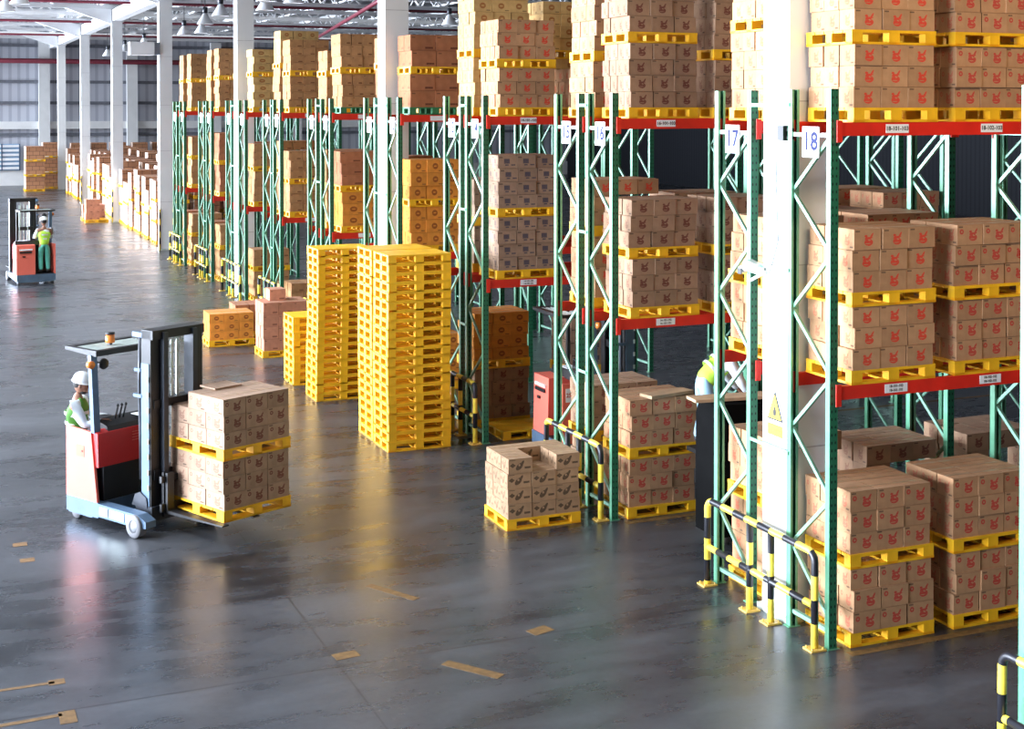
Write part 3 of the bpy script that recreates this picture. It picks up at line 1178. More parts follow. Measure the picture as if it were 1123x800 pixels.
y = 53.2
k = 0
NTH = ['first', 'second', 'third', 'fourth', 'fifth', 'sixth', 'seventh', 'eighth', 'ninth', 'tenth', 'eleventh', 'twelfth', 'thirteenth', 'fourteenth',
       'fifteenth', 'sixteenth', 'seventeenth', 'eighteenth', 'nineteenth', 'twentieth', 'twenty-first', 'twenty-second', 'twenty-third', 'twenty-fourth',
       'twenty-fifth', 'twenty-sixth', 'twenty-seventh', 'twenty-eighth', 'twenty-ninth', 'thirtieth', 'thirty-first', 'thirty-second', 'thirty-third', 'thirty-fourth']
while y < 89:
    if min(abs(y - c) for c in colY) > 0.75:
        n, h = R.choice(((2, 0.95), (3, 0.8), (3, 0.9), (3, 0.86), (2, 1.2)))
        block_stack(8.75 + R.uniform(-0.08, 0.08), y, n, h, 'pale carton load, %s from the racks in the lane-side line' % NTH[k])
        if k % 2 == 0:
            block_stack(9.95, y + R.uniform(-0.1, 0.1), 3, 0.88, 'brown carton load standing behind the pale one %s from the racks' % NTH[k])
        if k % 3 == 0:
            block_stack(11.3, y + 0.3, 3, 0.95, 'brown carton load two places behind the pale one %s from the racks' % NTH[k])
    y += 1.12
    k += 1
for i in range(14):
    block_stack(9.2 + i * 1.25, 91.5 + (i % 3) * 0.3, 3, 0.98, 'dark brown carton load, %s from the left along the far wall' % NTH[i])
block_stack(6.6, 91.2, 3, 0.92, 'lone three-high brown carton load by the louvred window', None, 1.15, 1.6)
block_stack(7.75, 93.6, 3, 0.98, 'shaded three-high carton load right of the lone one', None, 1.1, 1.2)
# small loose pile on the floor before the block storage
pallet(7.35, 66.6, 0, 'yellow pallet under white cartons out in the lane by block storage', False)
pallet(7.35, 65.4, 0, 'second yellow pallet under white cartons out in the lane', False)
load('pink', 6.87, 66.2, PH, 'lane pallet by block storage', 3, 2, 2, W=0.96, D=0.7, bh=0.3)
load('pink', 6.87, 65.05, PH, 'second lane pallet by block storage', 2, 2, 3, W=0.6, D=0.7, bh=0.3)


# ------------------------------------------------------------------ hazard guards
def guard(ya, yb, label, x=7.87, posts=None):
    t = thing('rack_guard', label, 'guard', (x, ya, 0))
    L = yb - ya
    Hh, r = 0.93, 0.036
    rb = 0.10
    pts = []
    pts += [(0, 0, 0.02), (0, 0, Hh - rb)]
    for k in range(1, 6):
        a = k / 6 * PI / 2
        pts.append((0, rb - rb * math.cos(a), Hh - rb + rb * math.sin(a)))
    pts.append((0, rb, Hh))
    pts.append((0, L - rb, Hh))
    for k in range(1, 6):
        a = k / 6 * PI / 2
        pts.append((0, L - rb + rb * math.sin(a), Hh - rb + rb * math.cos(a)))
    pts += [(0, L, Hh - rb), (0, L, 0.02)]
    link('hoop_rail', MB().tube(pts, r, 12), M_haz, t)
    link('lower_rail', MB().tube([(0, 0.03, 0.42), (0, L - 0.03, 0.42)], r * 0.95, 12, off=0.1), M_haz, t)
    for p in (posts or (L * 0.38, L * 0.59)):
        link('post', MB().tube([(0, p, 0.02), (0, p, Hh - 0.02)], r, 12), M_haz, t)
    for p in (0, L) + tuple(posts or (L * 0.38, L * 0.59)):
        pm = MB().box(-0.085, 0.085, p - 0.075, p + 0.075, 0, 0.016)
        for a, b in ((-0.06, -0.05), (0.06, -0.05), (-0.06, 0.05), (0.06, 0.05)):
            pm.lathe([(0, 0.034), (0.010, 0.034), (0.010, 0.016)], (a, p + b, 0), 6)
        link('base_plate', pm, mat('plate_ochre', (0.62, 0.40, 0.08), 0.5), t)
    return t


guard(11.17, 13.15, 'nearest yellow and black tube guard, at the foot of the main column', posts=(0.75, 1.14))
guard(15.74, 17.40, 'yellow and black tube guard behind the black-printed carton pile')
for a in range(14, 1, -2):
    guard(ROWS[a][0] + 0.05, ROWS[a - 1][1] - 0.05, 'yellow and black tube guard before the %s and %s racks' % (RW[a], RW[a - 1]))
guard(6.7, 8.55, 'yellow and black tube guard at the right picture edge', x=7.78)
# banded corner guards round the columns beyond the racks
for q, y in enumerate(colY[3:6]):
    t = thing('column_guard', 'black and yellow banded corner guard on the foot of column ' + ('with the grey unit', 'next past the grey unit', 'second past the grey unit')[q], 'guard', (8.26, y, 0))
    for sx_ in (-0.25, 0.25):
        mb = MB()
        mb.tube([(sx_, -0.25, 0), (sx_, -0.25, 1.5)], 0.03, 8)
        link('guard_strip', mb, M_haz, t)

# ------------------------------------------------------------------ fittings on the columns
t = thing('warning_sign', 'yellow warning triangle sticker on the white main column', 'sign', (8.027, 12.09, 2.0))
link('triangle', MB().prism([(-0.14, 0.0), (0.14, 0.0), (0.0, 0.30)], -0.004, 0.0, 'x'), M_inkb, t)
link('triangle_field', MB().prism([(-0.112, 0.018), (0.112, 0.018), (0.0, 0.26)], -0.006, -0.003, 'x'), M_yel, t)
link('pictogram', MB().prism([(-0.022, 0.05), (0.022, 0.05), (0.03, 0.09), (0.008, 0.13), (-0.008, 0.16), (-0.03, 0.09)], -0.008, -0.005, 'x'), M_inkb, t)
link('text_plate', MB().box(-0.005, 0.0, -0.13, 0.13, -0.16, -0.04), M_yel, t)
link('text_line', MB().box(-0.007, -0.004, -0.10, 0.10, -0.125, -0.12).box(-0.007, -0.004, -0.10, 0.10, -0.095, -0.088), mat('ink_brown', (0.4, 0.2, 0.02), 0.6), t)
t = thing('junction_box', 'small black and white electrical box strapped to the main column', 'electrical box', (8.0, 11.93, 4.93))
link('box_body', MB().box(-0.05, 0.02, -0.08, 0.02, -0.07, 0.08), M_black, t)
link('box_cover', MB().box(-0.045, 0.025, 0.02, 0.17, -0.06, 0.07), M_white, t)
link('conduit', MB().bar((0, -0.08, 0.04), (0, -0.18, 0.04), 0.03, 0.03).bar((0, -0.08, -0.04), (0, -0.18, -0.04), 0.03, 0.03), M_black, t)
cab = MB().tube([(7.98, 12.0, 4.86), (7.985, 12.02, 4.4), (7.99, 12.0, 4.0), (7.985, 11.98, 3.85), (7.98, 12.08, 3.6), (7.99, 12.15, 3.5)], 0.006, 6)
tag(link('cable', cab, M_dark), 'thin black cable hanging down the white main column', 'cable')
t = thing('security_camera', 'grey camera on a bracket at the main column', 'camera', (7.97, 12.34, 3.48))
link('camera_body', MB().prism([(-0.08, 0.0), (-0.08, 0.09), (0.14, 0.13), (0.18, 0.10), (0.18, 0.02)], -0.06, 0.03, 'x').bar((0, 0.18, 0.04), (0, 0.30, 0.0), 0.07, 0.07), M_galv, t)
link('lens', MB().box(-0.07, -0.058, 0.20, 0.27, -0.03, 0.03), M_black, t)
link('bracket', MB().bar((0.03, -0.10, 0.02), (0.03, 0.22, -0.12), 0.03, 0.03), M_galv, t)
t = thing('wall_unit', 'grey box unit fixed to the column beyond the racks', 'fan unit', (7.55, 51.84, 7.3))
link('unit_body', MB().box(-0.55, 0.3, -0.3, 0.3, -0.25, 0.22), M_steelw, t)
link('unit_grille', MB().box(0.3, 0.5, -0.28, 0.28, -0.23, 0.20), M_girt, t)

# high-bay lamps
import itertools


def unproj(x, y, Z):
    r = (x - 561.5) / 1540.0
    u = -(y - 117.0 - 1540.0 * math.tan(PITCH)) / 1540.0
    Dd = math.cos(PITCH) + u * math.sin(PITCH)
    z = u * math.cos(PITCH) - math.sin(PITCH)
    v = Vector((r * math.cos(TH) + Dd * math.sin(TH), -r * math.sin(TH) + Dd * math.cos(TH), z))
    k = (Z - 5.2) / v.z
    return v.x * k, v.y * k


lamp0 = None
LN = ['top left corner', 'second in the top left corner', 'left of the grey unit', 'farther left of the grey unit', 'between two far columns',
      'right of the unit column', 'upper right of the unit column', 'right of the unit column, higher', 'above the far rack rows',
      'above the rows 5 and 6', 'above row 7', 'above the wrapped cartons of row 12', 'highest above row 5']
for q, (px, py) in enumerate([(6, 12), (22, 4), (118, 61), (137, 56), (158, 50), (202, 38), (221, 36), (225, 26), (242, 17), (291, 11), (322, 3), (493, 27), (292, 1)]):
    Z = 8.25
    x, y = unproj(px, py, Z)
    if lamp0 is None:
        lamp0 = thing('high_bay_lamp', '', 'lamp')
        link('reflector', MB().lathe([(0.05, 0.38), (0.10, 0.34), (0.16, 0.22), (0.30, 0.0), (0.31, -0.02), (0.29, 0.0), (0.15, 0.21)], n=18), M_steelw, lamp0)
        link('bulb', MB().lathe([(0, -0.0), (0.07, 0.03), (0.08, 0.1), (0.04, 0.2), (0, 0.2)], n=12), M_lampglow, lamp0)
        link('ballast', MB().lathe([(0, 0.62), (0.09, 0.6), (0.09, 0.40), (0.05, 0.38)], n=12), M_dark, lamp0)
        link('rod', MB().tube([(0, 0, 0.6), (0, 0, 2.75)], 0.015, 6), M_dark, lamp0)
        t = lamp0
    else:
        t = copy_tree(lamp0)
    t.location = (x, y, Z)
    tag(t, 'white dome lamp hanging under the roof, ' + LN[q], 'lamp', 'high bay lamps')

# floor markings, parts of the floor
for (x, y, a, b, rz) in ((5.65, 12.64, 0.24, 0.16, 0.3), (3.70, 12.78, 0.24, 0.16, 0.1), (4.68, 12.0, 0.12, 0.62, 0.62), (4.64, 14.26, 0.10, 0.7, 0.5),
                         (1.12, 13.2, 0.14, 0.12, 0), (1.14, 12.4, 0.14, 0.26, 0), (1.08, 17.54, 0.16, 0.14, 0), (0.75, 12.45, 0.7, 0.06, 0.05), (1.12, 16.9, 0.16, 0.14, 0),
                         (0.8, 13.2, 0.6, 0.05, 0), (3.05, 21.7, 0.24, 0.12, 0.2), (4.45, 18.7, 0.1, 0.5, 0.6)):
    link('floor_tape', MB().box(-a / 2, a / 2, -b / 2, b / 2, 0.0005, 0.0025), M_tape, fl, (x, y, 0), rz)
for (px, py) in ((69, 283), (76, 291), (84, 299), (92, 307), (103, 318), (114, 328), (98, 281), (126, 345), (140, 352), (155, 372), (164, 384)):
    x, y = unproj(px, py, 0)
    link('floor_dash', MB().box(-0.05, 0.05, -0.2, 0.2, 0.0005, 0.0025), M_scuff, fl, (x, y, 0), 0.9)
for row in (18, 16, 14):
    yy = ROWS[row][0] - 0.16
    link('floor_line', MB().box(8.1, 18, yy - 0.05, yy + 0.05, 0.0005, 0.002), M_tape, fl)


# ------------------------------------------------------------------ people
def skin(points, edges, radii, root=0, sub=2):
    me = bpy.data.meshes.new('skin')
    me.from_pydata([tuple(p) for p in points], edges, [])
    o = bpy.data.objects.new('skin', me)
    C.objects.link(o)
    md = o.modifiers.new('Skin', 'SKIN')
    md.branch_smoothing = 0.6
    if not me.skin_vertices:
        bpy.context.view_layer.objects.active = o
    sv = me.skin_vertices[0].data
    for i, r in enumerate(radii):
        sv[i].radius = (r, r) if not isinstance(r, tuple) else r
        sv[i].use_root = (i == root)
    sb = o.modifiers.new('Sub', 'SUBSURF')
    sb.levels = sub
    sb.render_levels = sub
    dg = bpy.context.evaluated_depsgraph_get()
    out = bpy.data.meshes.new_from_object(o.evaluated_get(dg))
    bpy.data.objects.remove(o)
    for p in out.polygons:
        p.use_smooth = True
    return out


def join(meshes):
    bm = bmesh.new()
    for m in meshes:
        bm.from_mesh(m)
    me = bpy.data.meshes.new('body')
    bm.to_mesh(me)
    bm.free()
    for p in me.polygons:
        p.use_smooth = True
    return me


def blob(c, r, rings=12, seg=16, axes=None):
    bm = bmesh.new()
    bmesh.ops.create_uvsphere(bm, u_segments=seg, v_segments=rings, radius=1)
    m = (axes or Matrix.Identity(3)).to_4x4() @ Matrix.Diagonal((*r, 1))
    m.translation = Vector(c)
    bmesh.ops.transform(bm, matrix=m, verts=bm.verts)
    me = bpy.data.meshes.new('blob')
    bm.to_mesh(me)
    bm.free()
    for p in me.polygons:
        p.use_smooth = True
    return me


def person(label, loc, rotz, J, vest, trouser, head_dir=(1, 0, 0), grip=True, beard=True, group=None):
    """local frame: faces +x, left is +y. J = joint dict"""
    t = thing('person', label, 'person', loc, rotz, group)
    V = {k: Vector(v) for k, v in J.items()}
    names = ['pelvis', 'waist', 'chest', 'neck0', 'neck1', 'lhip', 'lknee', 'lankle', 'ltoe', 'rhip', 'rknee', 'rankle', 'rtoe',
             'lsh', 'lelb', 'lwr', 'lhand', 'rsh', 'relb', 'rwr', 'rhand']
    rad = {'pelvis': 0.125, 'waist': 0.115, 'chest': 0.135, 'neck0': 0.06, 'neck1': 0.052, 'lhip': 0.085, 'lknee': 0.058, 'lankle': 0.042, 'ltoe': 0.035,
           'lsh': 0.062, 'lelb': 0.043, 'lwr': 0.030, 'lhand': 0.030}
    for k in list(rad):
        if k[0] == 'l':
            rad['r' + k[1:]] = rad[k]
    E = [('pelvis', 'waist'), ('waist', 'chest'), ('chest', 'neck0'), ('neck0', 'neck1')]
    for s in 'lr':
        E += [('pelvis', s + 'hip'), (s + 'hip', s + 'knee'), (s + 'knee', s + 'ankle'), (s + 'ankle', s + 'toe'), ('chest', s + 'sh'), (s + 'sh', s + 'elb'),
              (s + 'elb', s + 'wr'), (s + 'wr', s + 'hand')]
    pts = [V[n] for n in names]
    rr = [rad[n] * 0.92 for n in names]
    ed = [(names.index(a), names.index(b)) for a, b in E]
    body = [skin(pts, ed, rr, 0, 2)]
    for s in 'lr':                          # five fingers per hand, curled
        wr, hd = V[s + 'wr'], V[s + 'hand']
        d = (hd - wr).normalized()
        sd = d.cross(Vector((0, 0, 1))).normalized()
        dn = sd.cross(d).normalized()
        if dn.z > 0:
            dn = -dn
        for q in range(4):
            off = (q - 1.5) * 0.019
            ln = (0.070, 0.080, 0.075, 0.060)[q]
            a = hd - d * 0.01 + sd * off
            p = [a, a + d * ln * 0.5 + dn * 0.008, a + d * ln * 0.75 + dn * 0.034, a + d * ln * 0.62 + dn * 0.058]
            body.append(skin(p, [(0, 1), (1, 2), (2, 3)], [0.010, 0.0095, 0.0085, 0.0075], 0, 1))
        ts = 1 if s == 'r' else -1
        a = wr + d * 0.03 - sd * 0.02 * ts
        body.append(skin([a, a - sd * 0.03 * ts + d * 0.025 + dn * 0.01, a - sd * 0.034 * ts + d * 0.055 + dn * 0.03], [(0, 1), (1, 2)], [0.012, 0.011, 0.009], 0, 1))
    # head
    hd = Vector(head_dir).normalized()
    up = (V['neck1'] - V['neck0']).normalized()
    side = up.cross(hd).normalized()
    hd = side.cross(up).normalized()
    ax = Matrix((hd, side, up)).transposed()
    hc = V['neck1'] + up * 0.095 + hd * 0.018
    P = lambda x, y, z: hc + ax @ Vector((x, y, z))
    body.append(blob(hc, (0.094, 0.074, 0.112), axes=ax))
    body.append(blob(P(0.045, 0, -0.062), (0.048, 0.048, 0.045), 8, 12, ax))          # jaw
    body.append(blob(P(0.096, 0, -0.012), (0.020, 0.013, 0.024), 6, 8, ax))           # nose
    body.append(blob(P(0.086, 0, -0.055), (0.012, 0.024, 0.007), 6, 8, ax))           # mouth
    for s in (1, -1):
        body.append(blob(P(0.0, 0.074 * s, -0.012), (0.018, 0.009, 0.030), 6, 8, ax))
    bo = link('body', join(body), M_skin, t)
    for s in (1, -1):
        link('eye', blob(P(0.083, 0.028 * s, 0.012), (0.010, 0.013, 0.008), 6, 8, ax), M_eye, t)
    link('hair', join([blob(P(-0.020, 0, 0.022), (0.092, 0.080, 0.105), axes=ax)]), M_hair, t)
    if beard:
        link('beard', join([blob(P(0.040, 0, -0.082), (0.050, 0.050, 0.034), 8, 12, ax)]), M_hair, t)
    # helmet: shell + brim
    sh = MB().lathe([(0.118, 0.0), (0.118, 0.03), (0.108, 0.068), (0.082, 0.10), (0.045, 0.118), (0, 0.124)], n=24)
    br = MB().lathe([(0.108, 0.004), (0.132, -0.004), (0.132, -0.010), (0.108, -0.004)], n=24, sx=1.08)
    rg = MB().box(-0.10, 0.10, -0.012, 0.012, 0.07, 0.128)
    mx = Matrix.Translation(P(-0.008, 0, 0.042)) @ ax.to_4x4()
    hm = thing_child = None
    me = sh.mesh('helmet')
    me.transform(mx)
    hm = link('helmet', me, M_white, t)
    me = br.mesh('helmet_brim')
    me.transform(Matrix.Translation(ax @ Vector((0.012, 0, 0))) @ mx)
    link('helmet_brim', me, M_white, hm)
    # shirt
    sn = ['waist0', 'waist', 'chest', 'neck0', 'lsh', 'lelb', 'lwr', 'rsh', 'relb', 'rwr']
    V['waist0'] = V['pelvis'].lerp(V['waist'], 0.2)
    V['nk'] = V['neck0']
    low = V['pelvis'] + (V['pelvis'] - V['waist']) * 0.45
    sp = [low, V['chest'], V['chest'].lerp(V['neck0'], 0.85)]
    for s in 'lr':
        sp += [V[s + 'sh'], V[s + 'elb'], V[s + 'wr'].lerp(V[s + 'elb'], 0.06)]
    sr = [0.138, 0.150, 0.080, 0.090, 0.060, 0.044, 0.090, 0.060, 0.044]
    link('shirt', skin(sp, [(0, 1), (1, 2), (1, 3), (3, 4), (4, 5), (1, 6), (6, 7), (7, 8)], sr, 1, 2), M_shirt, t)
    # vest: torso with short shoulder pieces, bands of reflective tape
    vp = [low, V['chest'], V['chest'].lerp(V['neck0'], 0.6), V['chest'].lerp(V['lsh'], 0.88), V['chest'].lerp(V['rsh'], 0.88)]
    vv = link('vest', skin(vp, [(0, 1), (1, 2), (1, 3), (1, 4)], [0.158, 0.172, 0.098, 0.116, 0.116], 1, 2), vest, t)
    ax2 = (V['chest'] - V['waist']).normalized()
    for f in (0.15, 0.75):
        c = V['waist'].lerp(V['chest'], f)
        link('reflective_band', MB().tube([c - ax2 * 0.02, c + ax2 * 0.02], 0.146 + f * 0.010, 20, cap=False), M_silver, vv)
    tp = [V['pelvis'], V['waist'].lerp(V['pelvis'], 0.4)]
    tr = [0.142, 0.138]
    te = [(0, 1)]
    for s in 'lr':
        b = len(tp)
        tp += [V[s + 'hip'], V[s + 'knee'], V[s + 'ankle']]
        tr += [0.100, 0.075, 0.062]
        te += [(0, b), (b, b + 1), (b + 1, b + 2)]
    link('trousers', skin(tp, te, tr, 0, 2), trouser, t)
    for s in 'lr':
        a, b = V[s + 'ankle'], V[s + 'toe']
        link('boot', skin([a + Vector((0, 0, 0.05)), a, b], [(0, 1), (1, 2)], [0.055, 0.055, 0.045], 0, 2), M_boot, t)
    return t


STAND = dict(pelvis=(0, 0, 0.86), waist=(0.01, 0, 1.00), chest=(0.0, 0, 1.20), neck0=(-0.005, 0, 1.36), neck1=(0.01, 0, 1.42),
             lhip=(0, 0.09, 0.82), lknee=(0.03, 0.10, 0.46), lankle=(-0.02, 0.10, 0.09), ltoe=(0.12, 0.12, 0.045),
             rhip=(0, -0.09, 0.82), rknee=(0.03, -0.10, 0.46), rankle=(-0.02, -0.10, 0.09), rtoe=(0.12, -0.12, 0.045),
             lsh=(0, 0.18, 1.29), lelb=(0.10, 0.24, 1.05), lwr=(0.33, 0.20, 1.08), lhand=(0.40, 0.18, 1.09),
             rsh=(0, -0.18, 1.29), relb=(0.10, -0.23, 1.05), rwr=(0.33, -0.17, 1.08), rhand=(0.40, -0.15, 1.09))


# ------------------------------------------------------------------ reach truck
def reach_truck(label, loc, rotz, group=None, lift=0.22):
    """local +x = fork side, right side = -y; origin rear centre on the floor"""
    t = thing('reach_truck', label, 'forklift', loc, rotz, group)
    W = 0.55
    # chassis
    link('chassis', MB().box(0, 0.66, -W, W, 0.10, 0.29).box(0.0, 0.5, -W + 0.03, W - 0.03, 0.07, 0.10), M_steelblue, t)
    for s in (-1, 1):
        y0, y1 = sorted((s * W, s * (W - 0.15)))
        leg = link('reach_leg', MB().box(0.66, 1.44, y0, y1, 0.12, 0.28).prism([(1.44, 0.12), (1.60, 0.14), (1.60, 0.22), (1.44, 0.28)], y0, y1, 'y'), M_steelblue, t)
        yy = s * (W + 0.002)
        for a, b in ((0.70, 0.86), (0.90, 1.18), (1.22, 1.30)):
            ya, yb = sorted((yy, yy + s * 0.006))
            link('leg_panel', MB().box(a, b, ya, yb, 0.15, 0.25), M_galv, leg)
        wy = s * (W - 0.02)
        wh = MB().lathe([(0.075, -0.055), (0.135, -0.055), (0.14, -0.045), (0.14, 0.045), (0.135, 0.055), (0.075, 0.055)], (1.40, wy, 0.14), 24, axis='y')
        wo = link('wheel', wh, M_rubber, t)
        link('hub', MB().lathe([(0, -0.05), (0.03, -0.062), (0.05, -0.045), (0.078, -0.05), (0.078, 0.05), (0.05, 0.045), (0.03, 0.062), (0, 0.05)], (1.40, wy, 0.14), 20, axis='y'), M_hub, wo)
    for s in (-1, 1):
        wo = link('wheel', MB().lathe([(0, -0.04), (0.09, -0.04), (0.095, -0.03), (0.095, 0.03), (0.09, 0.04), (0, 0.04)], (0.14, s * (W - 0.08), 0.095), 20, axis='y'), M_rubber, t)
    # rear body: right side wall of the driver's bay, big left block
    rb = link('side_panel', MB().prism([(0, 0.29), (0.64, 0.29), (0.52, 1.15), (0.0, 1.17)], -W, -W + 0.035, 'y'), M_salmon, t)
    link('hatch', MB().box(0.22, 0.38, -W - 0.004, -W, 0.82, 0.96).box(0.335, 0.35, -W - 0.010, -W - 0.004, 0.88, 0.90, m=1), [mat('hatch_edge', (0.75, 0.14, 0.07), 0.4), M_black], rb)
    link('hazard_label', MB().box(0.05, 0.155, -W - 0.003, -W, 0.90, 1.10), M_paper, rb)
    me = text_mesh('25', 0.085, M_hood)
    me.transform(Matrix.Translation((0.10, -W - 0.0035, 1.0)) @ Matrix.Rotation(PI / 2, 4, 'X'))
    link('fleet_number', me, None, rb)
    lb = link('body_block', MB().prism([(0.02, 0.29), (0.62, 0.29), (0.52, 1.15), (0.04, 1.15)], 0.02, W, 'y'), M_salmon, t)
    link('rear_vent', MB().box(0.005, 0.03, 0.12, 0.46, 0.92, 0.97).box(0.005, 0.03, 0.30, 0.38, 0.80, 0.84), M_black, lb)
    link('rear_label', MB().box(0.006, 0.03, 0.10, 0.46, 1.0, 1.04), M_paper, lb)
    link('bay_lining', MB().box(0.02, 0.5, -0.51, 0.02, 0.291, 0.30).box(0.48, 0.53, -0.51, 0.02, 0.3, 1.12), M_black, t)
    # hood facing the mast
    hd = link('hood', MB().prism([(0.53, 0.72), (0.645, 0.72), (0.63, 1.14), (0.53, 1.17)], -W + 0.02, W, 'y'), M_hood, t)
    mb = MB()
    for k in range(4):
        mb.box(0.636, 0.645, -0.02, 0.30, 0.97 + k * 0.035, 0.979 + k * 0.035)
    link('vent_slot', mb, M_salmon, hd)
    link('battery_box', MB().box(0.50, 0.64, -W + 0.10, W - 0.02, 0.29, 0.72), M_black, t)
    cs = link('console', MB().prism([(0.30, 1.14), (0.62, 1.14), (0.58, 1.20), (0.34, 1.26)], -0.36, W - 0.02, 'y'), M_black, t)
    for k in range(3):
        y = -0.12 + k * 0.06
        link('lever', MB().tube([(0.42, y, 1.22), (0.45, y + 0.02, 1.38)], 0.012, 8).lathe([(0, 0.03), (0.018, 0.015), (0.018, -0.01), (0, -0.02)], (0.455, y + 0.02, 1.40), 8), M_black, cs)
    link('clipboard', MB().box(0.40, 0.58, 0.14, 0.42, 1.245, 1.255), M_paper, cs)
    link('steering_wheel', MB().lathe([(0.0, 0.02), (0.03, 0.02), (0.09, 0.03), (0.10, 0.02), (0.09, 0.01), (0.03, 0.0), (0, 0)], (0.42, -0.28, 1.27), 18), M_black, cs)
    # overhead guard
    g = link('overhead_guard', MB().prism([(-0.03, 2.13), (-0.03, 2.17), (0.62, 2.17), (0.62, 2.10), (0.50, 2.10)], -W + 0.01, -W + 0.07, 'y')
             .prism([(-0.03, 2.13), (-0.03, 2.17), (0.62, 2.17), (0.62, 2.10), (0.50, 2.10)], 0.40, 0.46, 'y')
             .box(0.56, 0.62, -W + 0.07, 0.40, 2.10, 2.17).box(-0.03, 0.05, -W + 0.07, 0.40, 2.12, 2.17), M_black, t)
    for k in range(6):
        x = 0.10 + k * 0.075
        link('guard_bar', MB().bar((x, -W + 0.07, 2.15), (x, 0.40, 2.15), 0.03, 0.02), M_galv, g)
    link('post', MB().bar((0.55, -W + 0.05, 1.14), (0.50, -W + 0.04, 2.11), 0.09, 0.07, up=(1, 0, 0)), M_steelblue, t)
    link('post', MB().bar((0.55, 0.43, 1.14), (0.55, 0.43, 2.11), 0.06, 0.05, up=(1, 0, 0)), M_black, t)
    bc = link('beacon', MB().lathe([(0, 0.11), (0.055, 0.105), (0.06, 0.03), (0.06, 0.0), (0, 0)], (0.30, -0.10, 2.19), 16), M_amber, t)
    link('beacon_cap', MB().lathe([(0, 0.135), (0.06, 0.13), (0.062, 0.105), (0, 0.10)], (0.30, -0.10, 2.19), 16).box(0.28, 0.32, -0.12, -0.08, 2.15, 2.19), M_black, bc)
    mr = link('mirror', MB().tube([(0.50, -W + 0.07, 2.02), (0.48, -W + 0.20, 1.98)], 0.012, 6).lathe([(0, -0.02), (0.07, -0.012), (0.07, 0.012), (0, 0.02)], (0.48, -W + 0.22, 1.97), 14, axis='x'), M_black, t)
    link('work_lamp', MB().lathe([(0, -0.04), (0.045, -0.03), (0.05, 0.03), (0, 0.035)], (0.56, -W - 0.03, 2.0), 12, axis='x'), M_amber, t)
    # mast and forks, on a carriage set forward between the reach legs
    before = set(o.name for o in t.children)
    # mast
    ms = link('mast_channel', MB().box(1.08, 1.26, -0.40, -0.33, 0.12, 2.45).box(1.08, 1.10, -0.33, -0.27, 0.12, 2.45).box(1.24, 1.26, -0.33, -0.27, 0.12, 2.45), [M_black], t)
    link('channel_plate', MB().box(1.09, 1.24, -0.412, -0.402, 0.30, 2.05), M_steelblue, ms)
    for k in range(8):
        link('bolt', MB().box(1.22, 1.24, -0.425, -0.412, 0.5 + k * 0.19, 0.56 + k * 0.19), M_galv, ms)
    link('mast_channel', MB().box(1.08, 1.26, 0.33, 0.40, 0.12, 2.45).box(1.08, 1.10, 0.27, 0.33, 0.12, 2.45).box(1.24, 1.26, 0.27, 0.33, 0.12, 2.45), M_black, t)
    for s in (-1, 1):
        y0, y1 = sorted((s * 0.26, s * 0.19))
        link('inner_channel', MB().box(1.16, 1.34, y0, y1, 0.16, 2.43), M_dark, t)
        link('lift_cylinder', MB().tube([(1.12, s * 0.12, 0.2), (1.12, s * 0.12, 2.25)], 0.026, 10), M_galv, t)
    link('chain', MB().box(1.18, 1.19, -0.035, -0.005, 0.3, 2.3).box(1.18, 1.19, 0.05, 0.08, 0.3, 2.3), M_galv, t)
    link('crossbar', MB().box(1.08, 1.30, -0.40, 0.40, 2.35, 2.46), M_black, t)
    link('crossbar', MB().box(1.10, 1.28, -0.36, 0.36, 1.50, 1.60), M_black, t)
    link('crossbar', MB().box(1.10, 1.28, -0.36, 0.36, 0.62, 0.74), M_black, t)
    link('hose_arm', MB().box(0.90, 1.10, -0.40, -0.34, 2.36, 2.42).box(0.94, 1.10, -0.42, -0.36, 1.62, 1.66).box(0.96, 1.08, -0.42, -0.36, 1.94, 1.98), M_steelblue, t)
    link('hose', MB().tube([(1.03, -0.37, 2.36), (1.02, -0.38, 1.8), (1.03, -0.37, 1.2), (1.04, -0.37, 0.6)], 0.028, 8), M_dark, t)
    link('mast_foot', MB().box(0.98, 1.30, -0.42, 0.42, 0.12, 0.30).prism([(0.92, 0.28), (1.22, 0.28), (1.20, 0.40), (1.08, 0.46), (0.98, 0.42)], -0.43, -0.405, 'y'), M_dark, t)
    # carriage and forks
    fk = link('carriage', MB().box(1.36, 1.40, -0.35, 0.35, lift + 0.02, lift + 0.12).box(1.36, 1.40, -0.35, 0.35, lift + 0.38, lift + 0.46).box(1.34, 1.38, -0.30, -0.22, lift, lift + 0.5)
              .box(1.34, 1.38, 0.22, 0.30, lift, lift + 0.5), M_black, t)
    for s in (-1, 1):
        link('fork', MB().box(1.40, 1.44, s * 0.24 - 0.05, s * 0.24 + 0.05, lift, lift + 0.5).prism([(1.40, lift + 0.04), (1.40, lift), (2.45, lift + 0.02), (2.45, lift + 0.035)], s * 0.24 - 0.05, s * 0.24 + 0.05, 'y'), M_black, t)
    for ch in [o for o in t.children if o.name not in before]:
        ch.location = (0.08, 0.13, 0)
    return t


AL = math.radians(-61)
O = Vector((1.70, 18.50, 0))
uu = Vector((math.cos(AL), math.sin(AL), 0))
vv = Vector((-math.sin(AL), math.cos(AL), 0))
tc_ = O + vv * 0.55
reach_truck('orange reach truck with seated-height driver, carrying two stacked carton pallets', tc_, AL, 'reach trucks')
